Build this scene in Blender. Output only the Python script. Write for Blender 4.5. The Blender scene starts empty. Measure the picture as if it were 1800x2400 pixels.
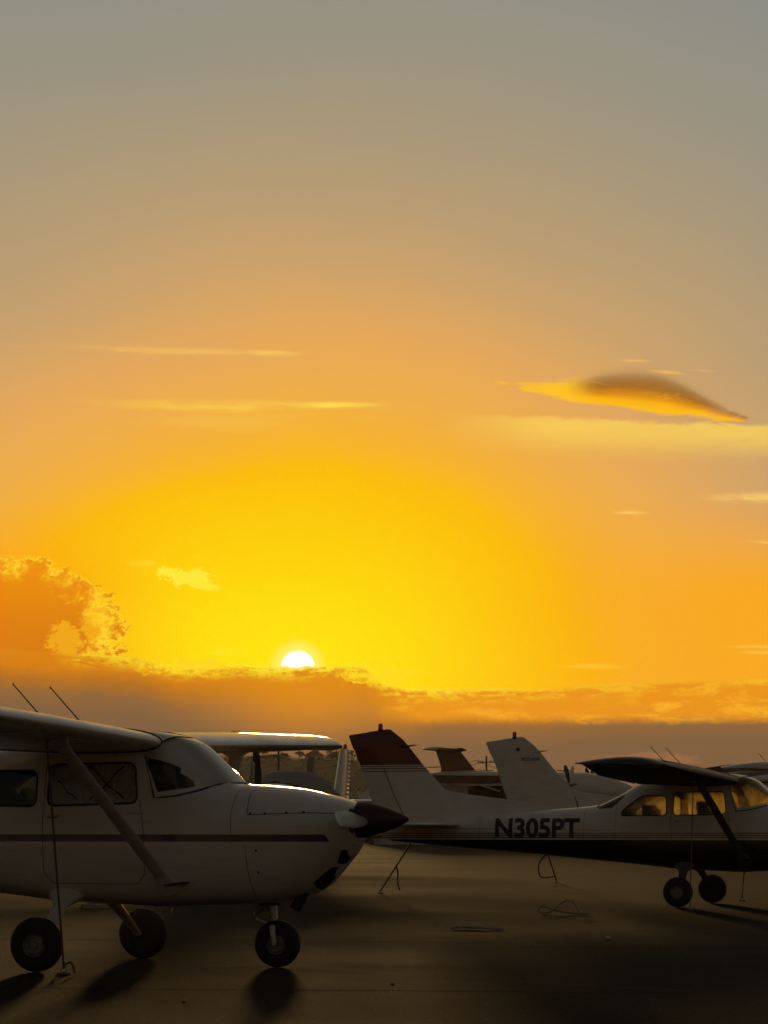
import bpy, bmesh, math, random
import numpy as np
from mathutils import Vector, Matrix

random.seed(7)
R = math.radians
C = bpy.context.scene.collection
SC = bpy.context.scene

# ------------------------------------------------------------------ camera
cam_d = bpy.data.cameras.new('camera')
cam = bpy.data.objects.new('camera', cam_d)
C.objects.link(cam)
cam.location = (0, 0, 1.166)
cam.rotation_euler = (R(90 + 6.325), 0, 0)
cam_d.sensor_fit = 'VERTICAL'
cam_d.sensor_height = 24
cam_d.lens = 66.8
cam_d.clip_start = 0.1
cam_d.clip_end = 30000
SC.camera = cam
SC.view_settings.view_transform = 'Standard'
SC.view_settings.look = 'None'
SC.view_settings.exposure = 0
SC.view_settings.gamma = 1
SC.view_settings.use_curve_mapping = False
SC.render.engine = 'CYCLES'
SC.cycles.max_bounces = 8
SC.cycles.transparent_max_bounces = 12
SC.cycles.volume_bounces = 0

# ------------------------------------------------------------------ sun
SUN_AZ = -1.73          # degrees left of straight ahead (+Y)
SUN_EL = 3.0
sd = bpy.data.lights.new('sun', 'SUN')
sd.energy = 1.15
sd.angle = R(2.2)
sd.color = (1.0, 0.60, 0.22)
sun = bpy.data.objects.new('sun', sd)
C.objects.link(sun)
sdir = Vector((math.sin(R(SUN_AZ)) * math.cos(R(SUN_EL)), math.cos(R(SUN_AZ)) * math.cos(R(SUN_EL)), math.sin(R(SUN_EL))))
sun.rotation_euler = (-sdir).to_track_quat('-Z', 'Y').to_euler()


def lin(r, g, b):
    f = lambda c: (c / 255 / 12.92) if c / 255 <= 0.04045 else ((c / 255 + 0.055) / 1.055) ** 2.4
    return (f(r), f(g), f(b), 1)


# ------------------------------------------------------------------ sky (world)
world = bpy.data.worlds.new('World')
SC.world = world
world.use_nodes = True
NT = world.node_tree
NT.nodes.clear()


class NB:
    """small helper for building shader node graphs"""
    def __init__(s, nt): s.nt = nt
    def n(s, t, **k):
        o = s.nt.nodes.new(t)
        for a, v in k.items(): setattr(o, a, v)
        return o
    def link(s, a, b): s.nt.links.new(a, b)
    def put(s, inp, v):
        if isinstance(v, bpy.types.NodeSocket): s.link(v, inp)
        else: inp.default_value = v
    def m(s, op, a, b=0.0, c=0.0, clamp=False):
        o = s.n('ShaderNodeMath', operation=op, use_clamp=clamp)
        s.put(o.inputs[0], a); s.put(o.inputs[1], b); s.put(o.inputs[2], c)
        return o.outputs[0]
    def ss(s, x, a, b, lo=0.0, hi=1.0):
        o = s.n('ShaderNodeMapRange', interpolation_type='SMOOTHSTEP')
        s.put(o.inputs['Value'], x); s.put(o.inputs['From Min'], a); s.put(o.inputs['From Max'], b)
        s.put(o.inputs['To Min'], lo); s.put(o.inputs['To Max'], hi)
        return o.outputs['Result']
    def vec(s, x, y, z):
        o = s.n('ShaderNodeCombineXYZ')
        s.put(o.inputs[0], x); s.put(o.inputs[1], y); s.put(o.inputs[2], z)
        return o.outputs[0]
    def noise(s, v, scale, detail=4.0, rough=0.55, dist=0.0):
        o = s.n('ShaderNodeTexNoise')
        s.put(o.inputs['Vector'], v)
        o.inputs['Scale'].default_value = scale
        o.inputs['Detail'].default_value = detail
        o.inputs['Roughness'].default_value = rough
        o.inputs['Distortion'].default_value = dist
        return o.outputs['Fac']
    def ramp(s, x, stops, interp='LINEAR'):
        o = s.n('ShaderNodeValToRGB')
        o.color_ramp.interpolation = interp
        e = o.color_ramp.elements
        while len(e) < len(stops): e.new(0.5)
        for i, (p, c) in enumerate(stops):
            e[i].position = p
            e[i].color = c if len(c) == 4 else (*c, 1)
        s.put(o.inputs[0], x)
        return o.outputs[0]
    def mix(s, f, a, b, mode='MIX'):
        o = s.n('ShaderNodeMix', data_type='RGBA', blend_type=mode)
        s.put(o.inputs[0], f); s.put(o.inputs[6], a); s.put(o.inputs[7], b)
        return o.outputs[2]


def build_sky():
    w = NB(NT)
    tc = w.n('ShaderNodeTexCoord')
    sp = w.n('ShaderNodeSeparateXYZ')
    w.link(tc.outputs['Generated'], sp.inputs[0])
    x, y, z = sp.outputs
    K = 66.8                                     # one sky unit is 0.857 degrees
    U = w.m('MULTIPLY', w.m('ARCTAN2', x, y), K)
    V = w.m('MULTIPLY', w.m('ARCSINE', z), K)
    SU, SV = -2.02, 3.73
    du = w.m('SUBTRACT', U, SU)
    dv = w.m('SUBTRACT', V, SV)
    h = lambda a, b: w.m('SQRT', w.m('ADD', w.m('MULTIPLY', a, a), w.m('MULTIPLY', b, b)))
    P = w.vec(U, V, 0.0)
    big = w.noise(w.vec(w.m('MULTIPLY', U, 0.5), V, 3.1), 0.22, 3.0, 0.5)
    r = h(w.m('MULTIPLY', du, 0.71), dv)
    r = w.m('ADD', r, w.m('MULTIPLY', w.m('SUBTRACT', big, 0.5), 1.5))
    st = [(0.0, (255, 232, 0)), (1.4, (255, 224, 0)), (3.0, (255, 209, 0)), (4.3, (254, 196, 0)), (4.9, (252, 187, 6)),
          (5.5, (246, 178, 46)), (6.4, (239, 173, 72)), (7.8, (227, 167, 92)), (9.2, (204, 161, 107)), (10.8, (184, 156, 115)),
          (12.6, (168, 151, 122)), (14.2, (155, 147, 128)), (16, (146, 144, 132)), (19, (135, 138, 136)), (26, (122, 117, 107)),
          (36, (106, 99, 89)), (50, (92, 85, 76))]  # outermost stops, out of view, warmed to tint the light on white paint
    RM = 60.0
    base = w.ramp(w.m('DIVIDE', r, RM, clamp=True), [(a / RM, lin(*c)) for a, c in st])
    # warm orange band low over the horizon around the sun
    low = w.m('MULTIPLY', w.ss(V, 8.2, 5.2), w.m('MAXIMUM', w.ss(du, 2.0, 11.0), w.ss(du, -2.0, -7.0)))
    far = w.ss(w.m('ABSOLUTE', du), 10.5, 26.0)
    low = w.m('MULTIPLY', low, w.m('SUBTRACT', 1.0, far))
    base = w.mix(w.m('MULTIPLY', low, 0.9), base, lin(252, 168, 4))
    # dimmed daylight sky model, mixed in far from the sun
    sky = w.n('ShaderNodeTexSky', sky_type='NISHITA', sun_disc=False)
    sky.sun_elevation = R(SUN_EL)
    sky.sun_rotation = R(SUN_AZ)
    sky.dust_density = 2.0
    nis = w.mix(1.0, sky.outputs[0], (0.04, 0.04, 0.04, 1), 'MULTIPLY')
    ang = h(du, dv)
    base = w.mix(w.ss(ang, 25.0, 110.0, 0.0, 0.6), base, nis)

    sun_near = w.ss(h(w.m('MULTIPLY', du, 0.6), dv), 9.0, 0.0)     # 1 at the sun
    n1 = w.noise(P, 1.3, 10.0, 0.68, 0.35)
    n2 = w.noise(w.vec(w.m('MULTIPLY', U, 1.0), w.m('MULTIPLY', V, 1.5), 9.0), 4.6, 8.0, 0.66, 0.3)
    n3 = w.noise(w.vec(w.m('MULTIPLY', U, 0.35), w.m('MULTIPLY', V, 2.6), 4.0), 1.2, 6.0, 0.62, 0.2)
    n4 = w.noise(w.vec(w.m('MULTIPLY', U, 0.55), w.m('MULTIPLY', V, 1.7), 2.0), 2.3, 9.0, 0.62, 0.5)
    rough = w.m('ADD', w.m('MULTIPLY', w.m('SUBTRACT', n1, 0.5), 0.7), w.m('MULTIPLY', w.m('SUBTRACT', n2, 0.5), 0.5))
    rimcol = w.mix(sun_near, lin(254, 186, 40), lin(255, 234, 40))

    def over(col, mask, c): return w.mix(mask, col, c)

    # --- thin cirrus streaks: (u, v, half length, half thickness, slope, strength, colour)
    def streak(col, u, v, a, b, slope, strength, c, wob=1.0):
        q = w.m('SUBTRACT', U, u)
        p = w.m('SUBTRACT', w.m('SUBTRACT', V, v), w.m('MULTIPLY', q, slope))
        p = w.m('ADD', p, w.m('MULTIPLY', w.m('SUBTRACT', n3, 0.5), b * 2.0 * wob))
        e = h(w.m('DIVIDE', q, a), w.m('DIVIDE', p, b))
        k = w.m('MULTIPLY', w.ss(e, 1.0, 0.1), w.ss(n3, 0.30, 0.62))
        return w.mix(w.m('MULTIPLY', k, strength), col, c)
    base = streak(base, -5.2, 11.12, 4.2, 0.13, -0.008, 0.7, lin(248, 194, 98))
    base = streak(base, -2.6, 11.08, 0.9, 0.10, -0.02, 0.9, lin(254, 206, 100))
    base = streak(base, -3.4, 9.86, 5.0, 0.20, -0.006, 0.75, lin(252, 206, 78))
    base = streak(base, -1.0, 9.88, 1.4, 0.11, -0.02, 1.0, lin(255, 222, 84))
    base = streak(base, -3.0, 9.5, 3.6, 0.30, 0.0, 0.5, lin(248, 194, 78))
    base = streak(base, 8.8, 7.65, 1.6, 0.16, -0.01, 1.0, lin(255, 212, 110))
    base = streak(base, 5.8, 7.32, 0.55, 0.07, -0.03, 1.0, lin(255, 214, 110), 2.0)
    base = streak(base, 8.9, 4.18, 1.2, 0.06, -0.02, 1.0, lin(255, 196, 70))
    base = streak(base, 9.0, 4.05, 1.1, 0.05, -0.02, 1.0, lin(255, 196, 70))
    base = streak(base, 4.9, 3.75, 1.1, 0.09, 0.0, 0.9, lin(255, 200, 50), 2.0)
    base = streak(base, 8.9, 6.6, 0.7, 0.06, -0.05, 0.9, lin(255, 205, 100), 2.0)
    # pale veil under the lens cloud
    q = w.m('SUBTRACT', U, 5.9)
    p = w.m('ADD', w.m('SUBTRACT', w.m('SUBTRACT', V, 9.22), w.m('MULTIPLY', q, -0.05)), w.m('MULTIPLY', w.m('SUBTRACT', n4, 0.5), 0.34))
    veil = w.m('MULTIPLY', w.m('MULTIPLY', w.ss(p, 0.32, 0.16), w.ss(p, -0.75, 0.12)), w.ss(w.m('ABSOLUTE', w.m('SUBTRACT', q, 0.6)), 5.4, 2.0))
    base = over(base, w.m('MULTIPLY', veil, w.m('ADD', 0.55, w.m('MULTIPLY', n3, 0.5), clamp=True)), lin(250, 208, 88))
    # lens shaped cloud: bright gold underside, brown body
    q = w.m('SUBTRACT', U, 5.75)
    bot = w.m('SUBTRACT', V, w.m('ADD', w.m('ADD', 9.74, w.m('MULTIPLY', q, -0.155)), w.m('MULTIPLY', w.m('MULTIPLY', q, q), 0.015)))
    n5 = w.noise(w.vec(w.m('ADD', w.m('MULTIPLY', U, 0.8), w.m('MULTIPLY', V, 0.15)), w.m('MULTIPLY', V, 3.4), 7.0), 1.5, 9.0, 0.68, 0.5)
    bot = w.m('ADD', bot, w.m('ADD', w.m('MULTIPLY', w.m('SUBTRACT', n3, 0.5), 0.12), w.m('MULTIPLY', w.m('SUBTRACT', n5, 0.5), 0.34)))
    arch = w.ramp(w.m('DIVIDE', w.m('ADD', q, 3.0), 6.2, clamp=True),
                  [((a + 3.0) / 6.2, (b, b, b)) for a, b in [(-3.0, 0.0), (-2.4, 0.16), (-1.7, 0.40), (-1.1, 0.54), (-0.5, 0.78), (0.33, 0.97), (0.95, 0.92), (1.5, 0.70), (2.1, 0.38), (2.6, 0.16), (3.1, 0.03)]], 'B_SPLINE')
    lump = w.ss(q, -0.8, -2.0, 0.16, 0.75)
    ht = w.m('ADD', arch, w.m('ADD', w.m('MULTIPLY', w.m('SUBTRACT', n3, 0.5), lump), w.m('MULTIPLY', w.m('SUBTRACT', n5, 0.5), 0.45)))
    t = w.m('DIVIDE', bot, w.m('MAXIMUM', ht, 0.02))
    body = w.m('MULTIPLY', w.ss(t, 1.25, 0.72), w.ss(bot, -0.05, 0.06))
    body = w.m('MULTIPLY', body, w.m('MULTIPLY', w.ss(ht, 0.02, 0.16), w.m('MULTIPLY', w.ss(q, -3.3, -2.7), w.ss(q, 3.3, 2.9))))
    lcol = w.ramp(t, [(0.0, lin(254, 190, 30)), (0.24, lin(250, 178, 18)), (0.40, lin(216, 134, 18)), (0.60, lin(164, 108, 36)), (0.9, lin(152, 108, 54)), (1.0, lin(176, 134, 80))])
    gold = w.ss(q, -0.6, -1.6)
    lcol = w.mix(gold, lcol, lin(254, 194, 36))
    tail = w.m('MULTIPLY', w.ss(q, 3.1, 1.6, 0.0, 1.0), w.ss(q, -3.2, -1.6, 0.35, 1.0))
    body = w.m('MULTIPLY', body, w.m('MAXIMUM', tail, w.m('MULTIPLY', w.ss(n5, 0.42, 0.6), w.ss(q, 3.3, 2.6))))
    lcol = w.mix(w.m('MULTIPLY', w.ss(n5, 0.5, 0.7), 0.35), lcol, lin(250, 182, 50))
    base = over(base, w.m('MULTIPLY', body, w.ss(t, 1.2, 0.5, 0.7, 1.0)), lcol)
    base = streak(base, 5.95, 10.88, 0.5, 0.05, -0.03, 0.9, lin(240, 184, 92))
    base = streak(base, 6.7, 10.6, 0.6, 0.06, -0.12, 0.9, lin(240, 184, 88))
    base = streak(base, 7.5, 10.62, 0.5, 0.05, -0.08, 0.8, lin(230, 178, 96))

    # --- bright small cumulus puff
    def puff(col, u, v, a, b, s, c, amp=1.0):
        e = h(w.m('DIVIDE', w.m('SUBTRACT', U, u), a), w.m('DIVIDE', w.m('SUBTRACT', V, v), b))
        e = w.m('ADD', e, w.m('MULTIPLY', rough, 3.4 * amp))
        k = w.m('MULTIPLY', w.ss(e, 1.05, 0.78), w.ss(n2, 0.38, 0.56, 0.35, 1.0))
        return w.mix(w.m('MULTIPLY', k, s), col, c)
    def tuftc(col, u, v, a, b, st, c, tilt=0.0):
        qq = w.m('SUBTRACT', U, u)
        e = h(w.m('DIVIDE', qq, a), w.m('DIVIDE', w.m('SUBTRACT', w.m('SUBTRACT', V, v), w.m('MULTIPLY', qq, tilt)), b))
        e = w.m('ADD', e, w.m('ADD', w.m('MULTIPLY', w.m('SUBTRACT', n2, 0.5), 2.6), w.m('MULTIPLY', w.m('SUBTRACT', n1, 0.5), 1.8)))
        return w.mix(w.m('MULTIPLY', w.ss(e, 1.0, 0.72), st), col, c)
    base = tuftc(base, -4.70, 5.84, 0.78, 0.26, 0.95, lin(255, 232, 56), -0.12)
    base = tuftc(base, -4.15, 5.62, 0.40, 0.10, 0.9, lin(255, 230, 50), -0.1)
    base = puff(base, -5.7, 6.15, 0.35, 0.10, 0.7, lin(255, 214, 45), 1.4)
    base = puff(base, -3.65, 4.1, 0.32, 0.10, 0.8, lin(255, 226, 30), 1.4)

    # --- shelf of cloud at the left
    e1 = h(w.m('DIVIDE', w.m('SUBTRACT', U, -9.5), 3.5), w.m('DIVIDE', w.m('SUBTRACT', V, 4.6), 1.75))
    e1 = w.m('ADD', e1, w.m('MULTIPLY', rough, 0.75))
    m1 = w.ss(e1, 1.0, 0.975)
    rim1 = w.m('MAXIMUM', w.m('MULTIPLY', w.ss(e1, 0.93, 0.975), w.ss(n2, 0.32, 0.5)), w.m('MULTIPLY', w.ss(e1, 0.70, 0.90), w.m('MULTIPLY', w.ss(n1, 0.40, 0.60), w.ss(n2, 0.34, 0.56))))
    c1 = w.mix(rim1, w.mix(w.ss(V, 4.0, 6.2), lin(214, 116, 4), lin(234, 138, 6)), lin(255, 210, 40))
    base = over(base, w.m('MULTIPLY', m1, 0.92), c1)
    base = tuftc(base, -7.45, 4.35, 0.42, 0.42, 0.6, lin(252, 186, 26))
    base = tuftc(base, -6.75, 4.75, 0.35, 0.55, 0.55, lin(253, 192, 24))

    # --- main bank with a ragged gold edge
    edge = w.ramp(w.m('DIVIDE', w.m('ADD', U, 12.0), 24.0, clamp=True),
                  [((u + 12.0) / 24.0, (v / 6, v / 6, v / 6)) for u, v in
                   [(-12, 4.1), (-9, 4.15), (-7.7, 4.05), (-5.8, 3.98), (-4.9, 3.72), (-3.4, 3.80), (-2.3, 3.74), (-1.2, 3.80), (-0.45, 3.78), (0.0, 3.36), (0.5, 3.24),
                    (2.0, 3.24), (3.6, 3.22), (5.4, 3.36), (7.2, 3.42), (9.0, 3.40), (12, 3.3)]])
    d = w.m('SUBTRACT', w.m('MULTIPLY', edge, 6.0), V)
    dr = w.m('ADD', d, w.m('MULTIPLY', rough, 0.34))
    m2 = w.ss(dr, -0.03, 0.03)
    dcol = w.ramp(w.m('DIVIDE', w.m('ADD', d, w.m('MULTIPLY', rough, 0.3)), 3.6, clamp=True),
                  [(0.0, lin(220, 130, 6)), (0.10, lin(210, 123, 8)), (0.18, lin(176, 108, 28)), (0.27, lin(138, 96, 54)),
                   (0.38, lin(120, 89, 61)), (0.7, lin(115, 85, 59)), (1.0, lin(104, 78, 56))])
    # glow below the sun, and the orange bed at the right
    g = w.ss(h(w.m('MULTIPLY', w.m('SUBTRACT', U, -1.6), 0.46), w.m('SUBTRACT', V, 3.3)), 1.85, 0.15)
    dcol = w.mix(w.m('MULTIPLY', g, 0.85), dcol, lin(224, 138, 10))
    rb = w.m('MULTIPLY', w.ss(U, -0.6, 1.2), w.ss(w.m('ADD', V, w.m('MULTIPLY', rough, 0.3)), 2.36, 2.62))
    dcol = w.mix(w.m('MULTIPLY', rb, 0.9), dcol, lin(236, 148, 18))
    blot = w.m('MULTIPLY', w.m('MULTIPLY', rb, w.ss(U, 4.2, 6.5)), w.ss(n4, 0.47, 0.68))
    dcol = w.mix(w.m('MULTIPLY', blot, 0.8), dcol, lin(252, 178, 36))
    # second gold edge low at the right
    e2 = w.m('ADD', w.m('SUBTRACT', V, w.m('ADD', 2.68, w.m('MULTIPLY', w.m('SUBTRACT', U, 2.0), -0.05))), w.m('MULTIPLY', rough, 0.5))
    r2 = w.m('MULTIPLY', w.m('MULTIPLY', w.ss(w.m('ABSOLUTE', e2), 0.16, 0.0), w.ss(n4, 0.40, 0.62)), w.m('MULTIPLY', w.ss(U, -0.2, 0.6), w.ss(U, 6.4, 4.2)))
    dcol = w.mix(w.m('MULTIPLY', r2, 0.75), dcol, lin(250, 172, 36))
    thin = w.m('MULTIPLY', w.ss(dr, 0.10, 0.03), w.ss(n1, 0.34, 0.56, 0.35, 1.0))
    tuft = w.m('MULTIPLY', w.ss(w.m('ADD', d, w.m('MULTIPLY', n1, 0.25)), 0.55, 0.16), w.m('MULTIPLY', w.ss(n4, 0.40, 0.55), w.ss(n2, 0.34, 0.54)))
    rim2 = w.m('MULTIPLY', w.m('MAXIMUM', thin, w.m('MULTIPLY', tuft, 0.9)), w.ss(w.m('ABSOLUTE', du), 9.0, 0.0, 0.45, 1.0))
    dcol = w.mix(w.m('MULTIPLY', rim2, w.ss(U, -7.9, -6.9)), dcol, rimcol)
    base = over(base, m2, dcol)
    # gold tufts where the bank breaks right of the sun and left of it
    base = puff(base, -0.15, 3.55, 0.85, 0.26, 0.9, lin(255, 218, 26), 1.2)
    base = puff(base, -4.6, 3.72, 1.1, 0.22, 0.75, lin(255, 212, 26), 1.3)
    # faint pink patches near the horizon at the right
    base = puff(base, 6.1, 1.55, 1.3, 0.22, 0.45, lin(176, 112, 66), 0.8)
    base = puff(base, 8.6, 1.3, 0.9, 0.2, 0.45, lin(176, 112, 66), 0.8)
    # sun, its lower half behind the bank
    sr = h(du, dv)
    disc = w.m('MULTIPLY', w.ss(sr, 0.40, 0.355), w.ss(w.m('ADD', dr, 0.02), 0.03, -0.02))
    aur = w.m('MULTIPLY', w.ss(sr, 0.75, 0.30), w.ss(dr, 0.12, -0.02))
    base = w.mix(w.m('MULTIPLY', aur, 0.75), base, (1.0, 0.93, 0.22, 1))
    base = w.mix(disc, base, (6.0, 5.6, 4.6, 1))
    bg = w.n('ShaderNodeBackground')
    w.link(base, bg.inputs[0])
    bg.inputs[1].default_value = 1.0
    out = w.n('ShaderNodeOutputWorld')
    w.link(bg.outputs[0], out.inputs[0])


build_sky()
world.cycles.sampling_method = 'MANUAL'
world.cycles.sample_map_resolution = 2048

# ------------------------------------------------------------------ materials
MATS = {}


def pbr(name, col, rough=0.5, metal=0.0, coat=0.0, var=0.0, vscale=4.0, bump=0.0, bscale=60.0, spec=0.5):
    if name in MATS: return MATS[name]
    m = bpy.data.materials.new(name)
    m.use_nodes = True
    w = NB(m.node_tree)
    b = m.node_tree.nodes['Principled BSDF']
    b.inputs['Roughness'].default_value = rough
    b.inputs['Metallic'].default_value = metal
    b.inputs['Coat Weight'].default_value = coat
    b.inputs['Coat Roughness'].default_value = 0.12
    b.inputs['Specular IOR Level'].default_value = spec
    col = (*col, 1)
    tc = w.n('ShaderNodeTexCoord')
    if var > 0:
        f = w.noise(tc.outputs['Object'], vscale, 6.0, 0.6)
        dk = tuple(c * (1 - var) for c in col[:3]) + (1,)
        lt = tuple(min(1, c * (1 + var)) for c in col[:3]) + (1,)
        w.link(w.ramp(f, [(0.3, dk), (0.7, lt)]), b.inputs['Base Color'])
        w.link(w.ss(f, 0.2, 0.8, max(0.02, rough - 0.08), min(1, rough + 0.1)), b.inputs['Roughness'])
    else:
        b.inputs['Base Color'].default_value = col
    if bump > 0:
        bp = w.n('ShaderNodeBump')
        bp.inputs['Strength'].default_value = bump
        bp.inputs['Distance'].default_value = 0.02
        w.link(w.noise(tc.outputs['Object'], bscale, 5.0, 0.6), bp.inputs['Height'])
        w.link(bp.outputs[0], b.inputs['Normal'])
    MATS[name] = m
    return m


def glass_mat(name, tint, trans=0.12, tr_col=(0.8, 0.7, 0.5), scratch=True):
    if name in MATS: return MATS[name]
    m = bpy.data.materials.new(name)
    m.use_nodes = True
    nt = m.node_tree
    nt.nodes.clear()
    w = NB(nt)
    t = w.n('ShaderNodeBsdfTransparent'); t.inputs[0].default_value = (*tint, 1)
    tl = w.n('ShaderNodeBsdfTranslucent'); tl.inputs[0].default_value = (*tr_col, 1)
    if trans > 0.2:
        rf = w.n('ShaderNodeBsdfRefraction'); rf.inputs['Color'].default_value = (*tr_col, 1)
        rf.inputs['Roughness'].default_value = 0.42; rf.inputs['IOR'].default_value = 1.25
        mm = w.n('ShaderNodeMixShader'); mm.inputs[0].default_value = 0.6
        w.link(tl.outputs[0], mm.inputs[1]); w.link(rf.outputs[0], mm.inputs[2])
        tl = mm
    g = w.n('ShaderNodeBsdfGlossy'); g.inputs['Roughness'].default_value = 0.06
    fr = w.n('ShaderNodeFresnel'); fr.inputs[0].default_value = 1.5
    tc = w.n('ShaderNodeTexCoord')
    m1 = w.n('ShaderNodeMixShader')
    f = w.ss(w.noise(tc.outputs['Object'], 9.0, 6.0, 0.65, 0.4), 0.3, 0.75, trans * 0.5, trans * 1.4)
    w.link(f, m1.inputs[0]); w.link(t.outputs[0], m1.inputs[1]); w.link(tl.outputs[0], m1.inputs[2])
    m2 = w.n('ShaderNodeMixShader')
    w.link(fr.outputs[0], m2.inputs[0]); w.link(m1.outputs[0], m2.inputs[1]); w.link(g.outputs[0], m2.inputs[2])
    o = w.n('ShaderNodeOutputMaterial')
    w.link(m2.outputs[0], o.inputs[0])
    MATS[name] = m
    return m


def livery(name, white, bands, rough=0.3, fin=None):
    """aircraft paint: white with stripes that are set by height; bands = [(z0, z1, x0, x1, colour)] in the airframe's own metres"""
    if name in MATS: return MATS[name]
    m = bpy.data.materials.new(name)
    m.use_nodes = True
    w = NB(m.node_tree)
    b = m.node_tree.nodes['Principled BSDF']
    tc = w.n('ShaderNodeTexCoord')
    sp = w.n('ShaderNodeSeparateXYZ')
    w.link(tc.outputs['Object'], sp.inputs[0])
    X, Y, Z = sp.outputs
    gr = w.noise(tc.outputs['Object'], 1.7, 7.0, 0.62)
    gs = w.noise(w.vec(w.m('MULTIPLY', X, 0.6), Y, w.m('MULTIPLY', Z, 5.0)), 3.0, 6.0, 0.6)
    col = w.ramp(w.m('ADD', w.m('MULTIPLY', gr, 0.6), w.m('MULTIPLY', gs, 0.4)), [(0.28, tuple(c * d for c, d in zip(white, (0.80, 0.77, 0.72)))), (0.62, white)])
    for z0, z1, x0, x1, c in bands:
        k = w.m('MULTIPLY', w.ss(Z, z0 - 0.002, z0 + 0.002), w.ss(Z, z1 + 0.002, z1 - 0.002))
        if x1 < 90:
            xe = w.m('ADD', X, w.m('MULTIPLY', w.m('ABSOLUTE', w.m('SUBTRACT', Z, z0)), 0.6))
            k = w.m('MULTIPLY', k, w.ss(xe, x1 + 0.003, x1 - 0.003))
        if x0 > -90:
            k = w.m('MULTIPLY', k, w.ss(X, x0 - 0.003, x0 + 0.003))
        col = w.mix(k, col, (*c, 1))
    w.link(col, b.inputs['Base Color'])
    w.link(w.ss(gs, 0.25, 0.8, rough - 0.06, rough + 0.14), b.inputs['Roughness'])
    b.inputs['Coat Weight'].default_value = 0.35
    b.inputs['Coat Roughness'].default_value = 0.08
    bp = w.n('ShaderNodeBump')
    bp.inputs['Strength'].default_value = 0.06
    bp.inputs['Distance'].default_value = 0.05
    w.link(w.noise(tc.outputs['Object'], 2.4, 3.0, 0.5), bp.inputs['Height'])
    w.link(bp.outputs[0], b.inputs['Normal'])
    MATS[name] = m
    return m


def foil_mat():
    m = bpy.data.materials.new('silver_sunshade')
    m.use_nodes = True
    w = NB(m.node_tree)
    b = m.node_tree.nodes['Principled BSDF']
    b.inputs['Base Color'].default_value = (0.92, 0.90, 0.84, 1)
    b.inputs['Metallic'].default_value = 0.15
    b.inputs['Roughness'].default_value = 0.3
    tc = w.n('ShaderNodeTexCoord')
    v = w.n('ShaderNodeTexVoronoi'); v.inputs['Scale'].default_value = 9.0
    w.link(tc.outputs['Object'], v.inputs['Vector'])
    bp = w.n('ShaderNodeBump'); bp.inputs['Strength'].default_value = 1.0; bp.inputs['Distance'].default_value = 0.07
    hgt = w.m('ADD', v.outputs['Distance'], w.m('MULTIPLY', w.noise(tc.outputs['Object'], 30.0, 4.0, 0.7), 0.6))
    w.link(hgt, bp.inputs['Height'])
    w.link(bp.outputs[0], b.inputs['Normal'])
    return m


WHITE = (0.69, 0.655, 0.605)
MAROON = (0.115, 0.009, 0.005)
M_white = livery('white_paint', WHITE, [])
M_fg = livery('white_paint_purple_stripe', WHITE, [(1.052, 1.112, -99, 0.77, (0.085, 0.045, 0.06))])
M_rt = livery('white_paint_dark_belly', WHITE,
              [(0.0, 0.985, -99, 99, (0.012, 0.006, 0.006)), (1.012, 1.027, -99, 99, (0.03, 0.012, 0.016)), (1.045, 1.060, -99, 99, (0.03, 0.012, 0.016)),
               (1.078, 1.090, -99, 99, (0.03, 0.012, 0.016)),
               (2.155, 9, -99, 99, MAROON), (2.09, 2.105, -99, 99, MAROON), (2.048, 2.062, -99, 99, MAROON), (2.125, 2.138, -99, 99, MAROON)])
M_rtwing = livery('white_wing_painted_shade', WHITE, [(1.7, 9, -9, -0.60, (0.020, 0.017, 0.016))])  # dark behind the leading edge is the wing's shade put into the colour
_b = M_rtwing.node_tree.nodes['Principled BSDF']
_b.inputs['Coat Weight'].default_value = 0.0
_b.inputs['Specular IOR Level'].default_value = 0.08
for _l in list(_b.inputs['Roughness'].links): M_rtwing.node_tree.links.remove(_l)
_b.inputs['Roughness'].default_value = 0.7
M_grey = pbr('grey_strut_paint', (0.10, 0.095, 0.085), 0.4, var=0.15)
M_maroon = pbr('maroon_paint', MAROON, 0.35, coat=0.3, var=0.15)
M_spin = pbr('dark_maroon_spinner', (0.035, 0.007, 0.006), 0.5, var=0.2)
M_dark = pbr('dark_tip_paint', (0.018, 0.015, 0.016), 0.35, coat=0.2)
M_tyre = pbr('tyre_rubber', (0.018, 0.017, 0.016), 0.75, var=0.2, vscale=25, bump=0.15, bscale=90)
M_alu = pbr('worn_aluminium', (0.42, 0.41, 0.39), 0.4, metal=0.7, var=0.15, vscale=20)
M_hub = pbr('grey_hub_paint', (0.24, 0.23, 0.22), 0.45, metal=0.3, var=0.25, vscale=30)
M_black = pbr('black_plastic', (0.012, 0.012, 0.012), 0.55)
M_seam = pbr('seam_gap', (0.05, 0.047, 0.044), 0.7)
M_lining = pbr('cabin_lining_grey', (0.10, 0.09, 0.08), 0.8, var=0.1)
M_seat = pbr('seat_fabric', (0.03, 0.028, 0.026), 0.9)
M_foil = foil_mat()
M_shade = pbr('white_sunshade', (0.80, 0.78, 0.74), 0.7, var=0.06, vscale=6, bump=0.15, bscale=8)
M_glass = glass_mat('plexiglass', (0.92, 0.82, 0.50), 0.58, (1.0, 0.82, 0.36))
M_glassc = glass_mat('clear_plexiglass', (0.95, 0.94, 0.90), 0.03)
M_glassd = glass_mat('tinted_plexiglass', (0.30, 0.36, 0.32), 0.05)
M_rope = pbr('rope_fibre', (0.14, 0.12, 0.10), 0.9)
M_roped = pbr('old_rope_fibre', (0.30, 0.27, 0.23), 0.9, bump=0.3, bscale=200)
M_wire = pbr('aerial_metal', (0.05, 0.05, 0.05), 0.5)
M_red = None


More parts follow.
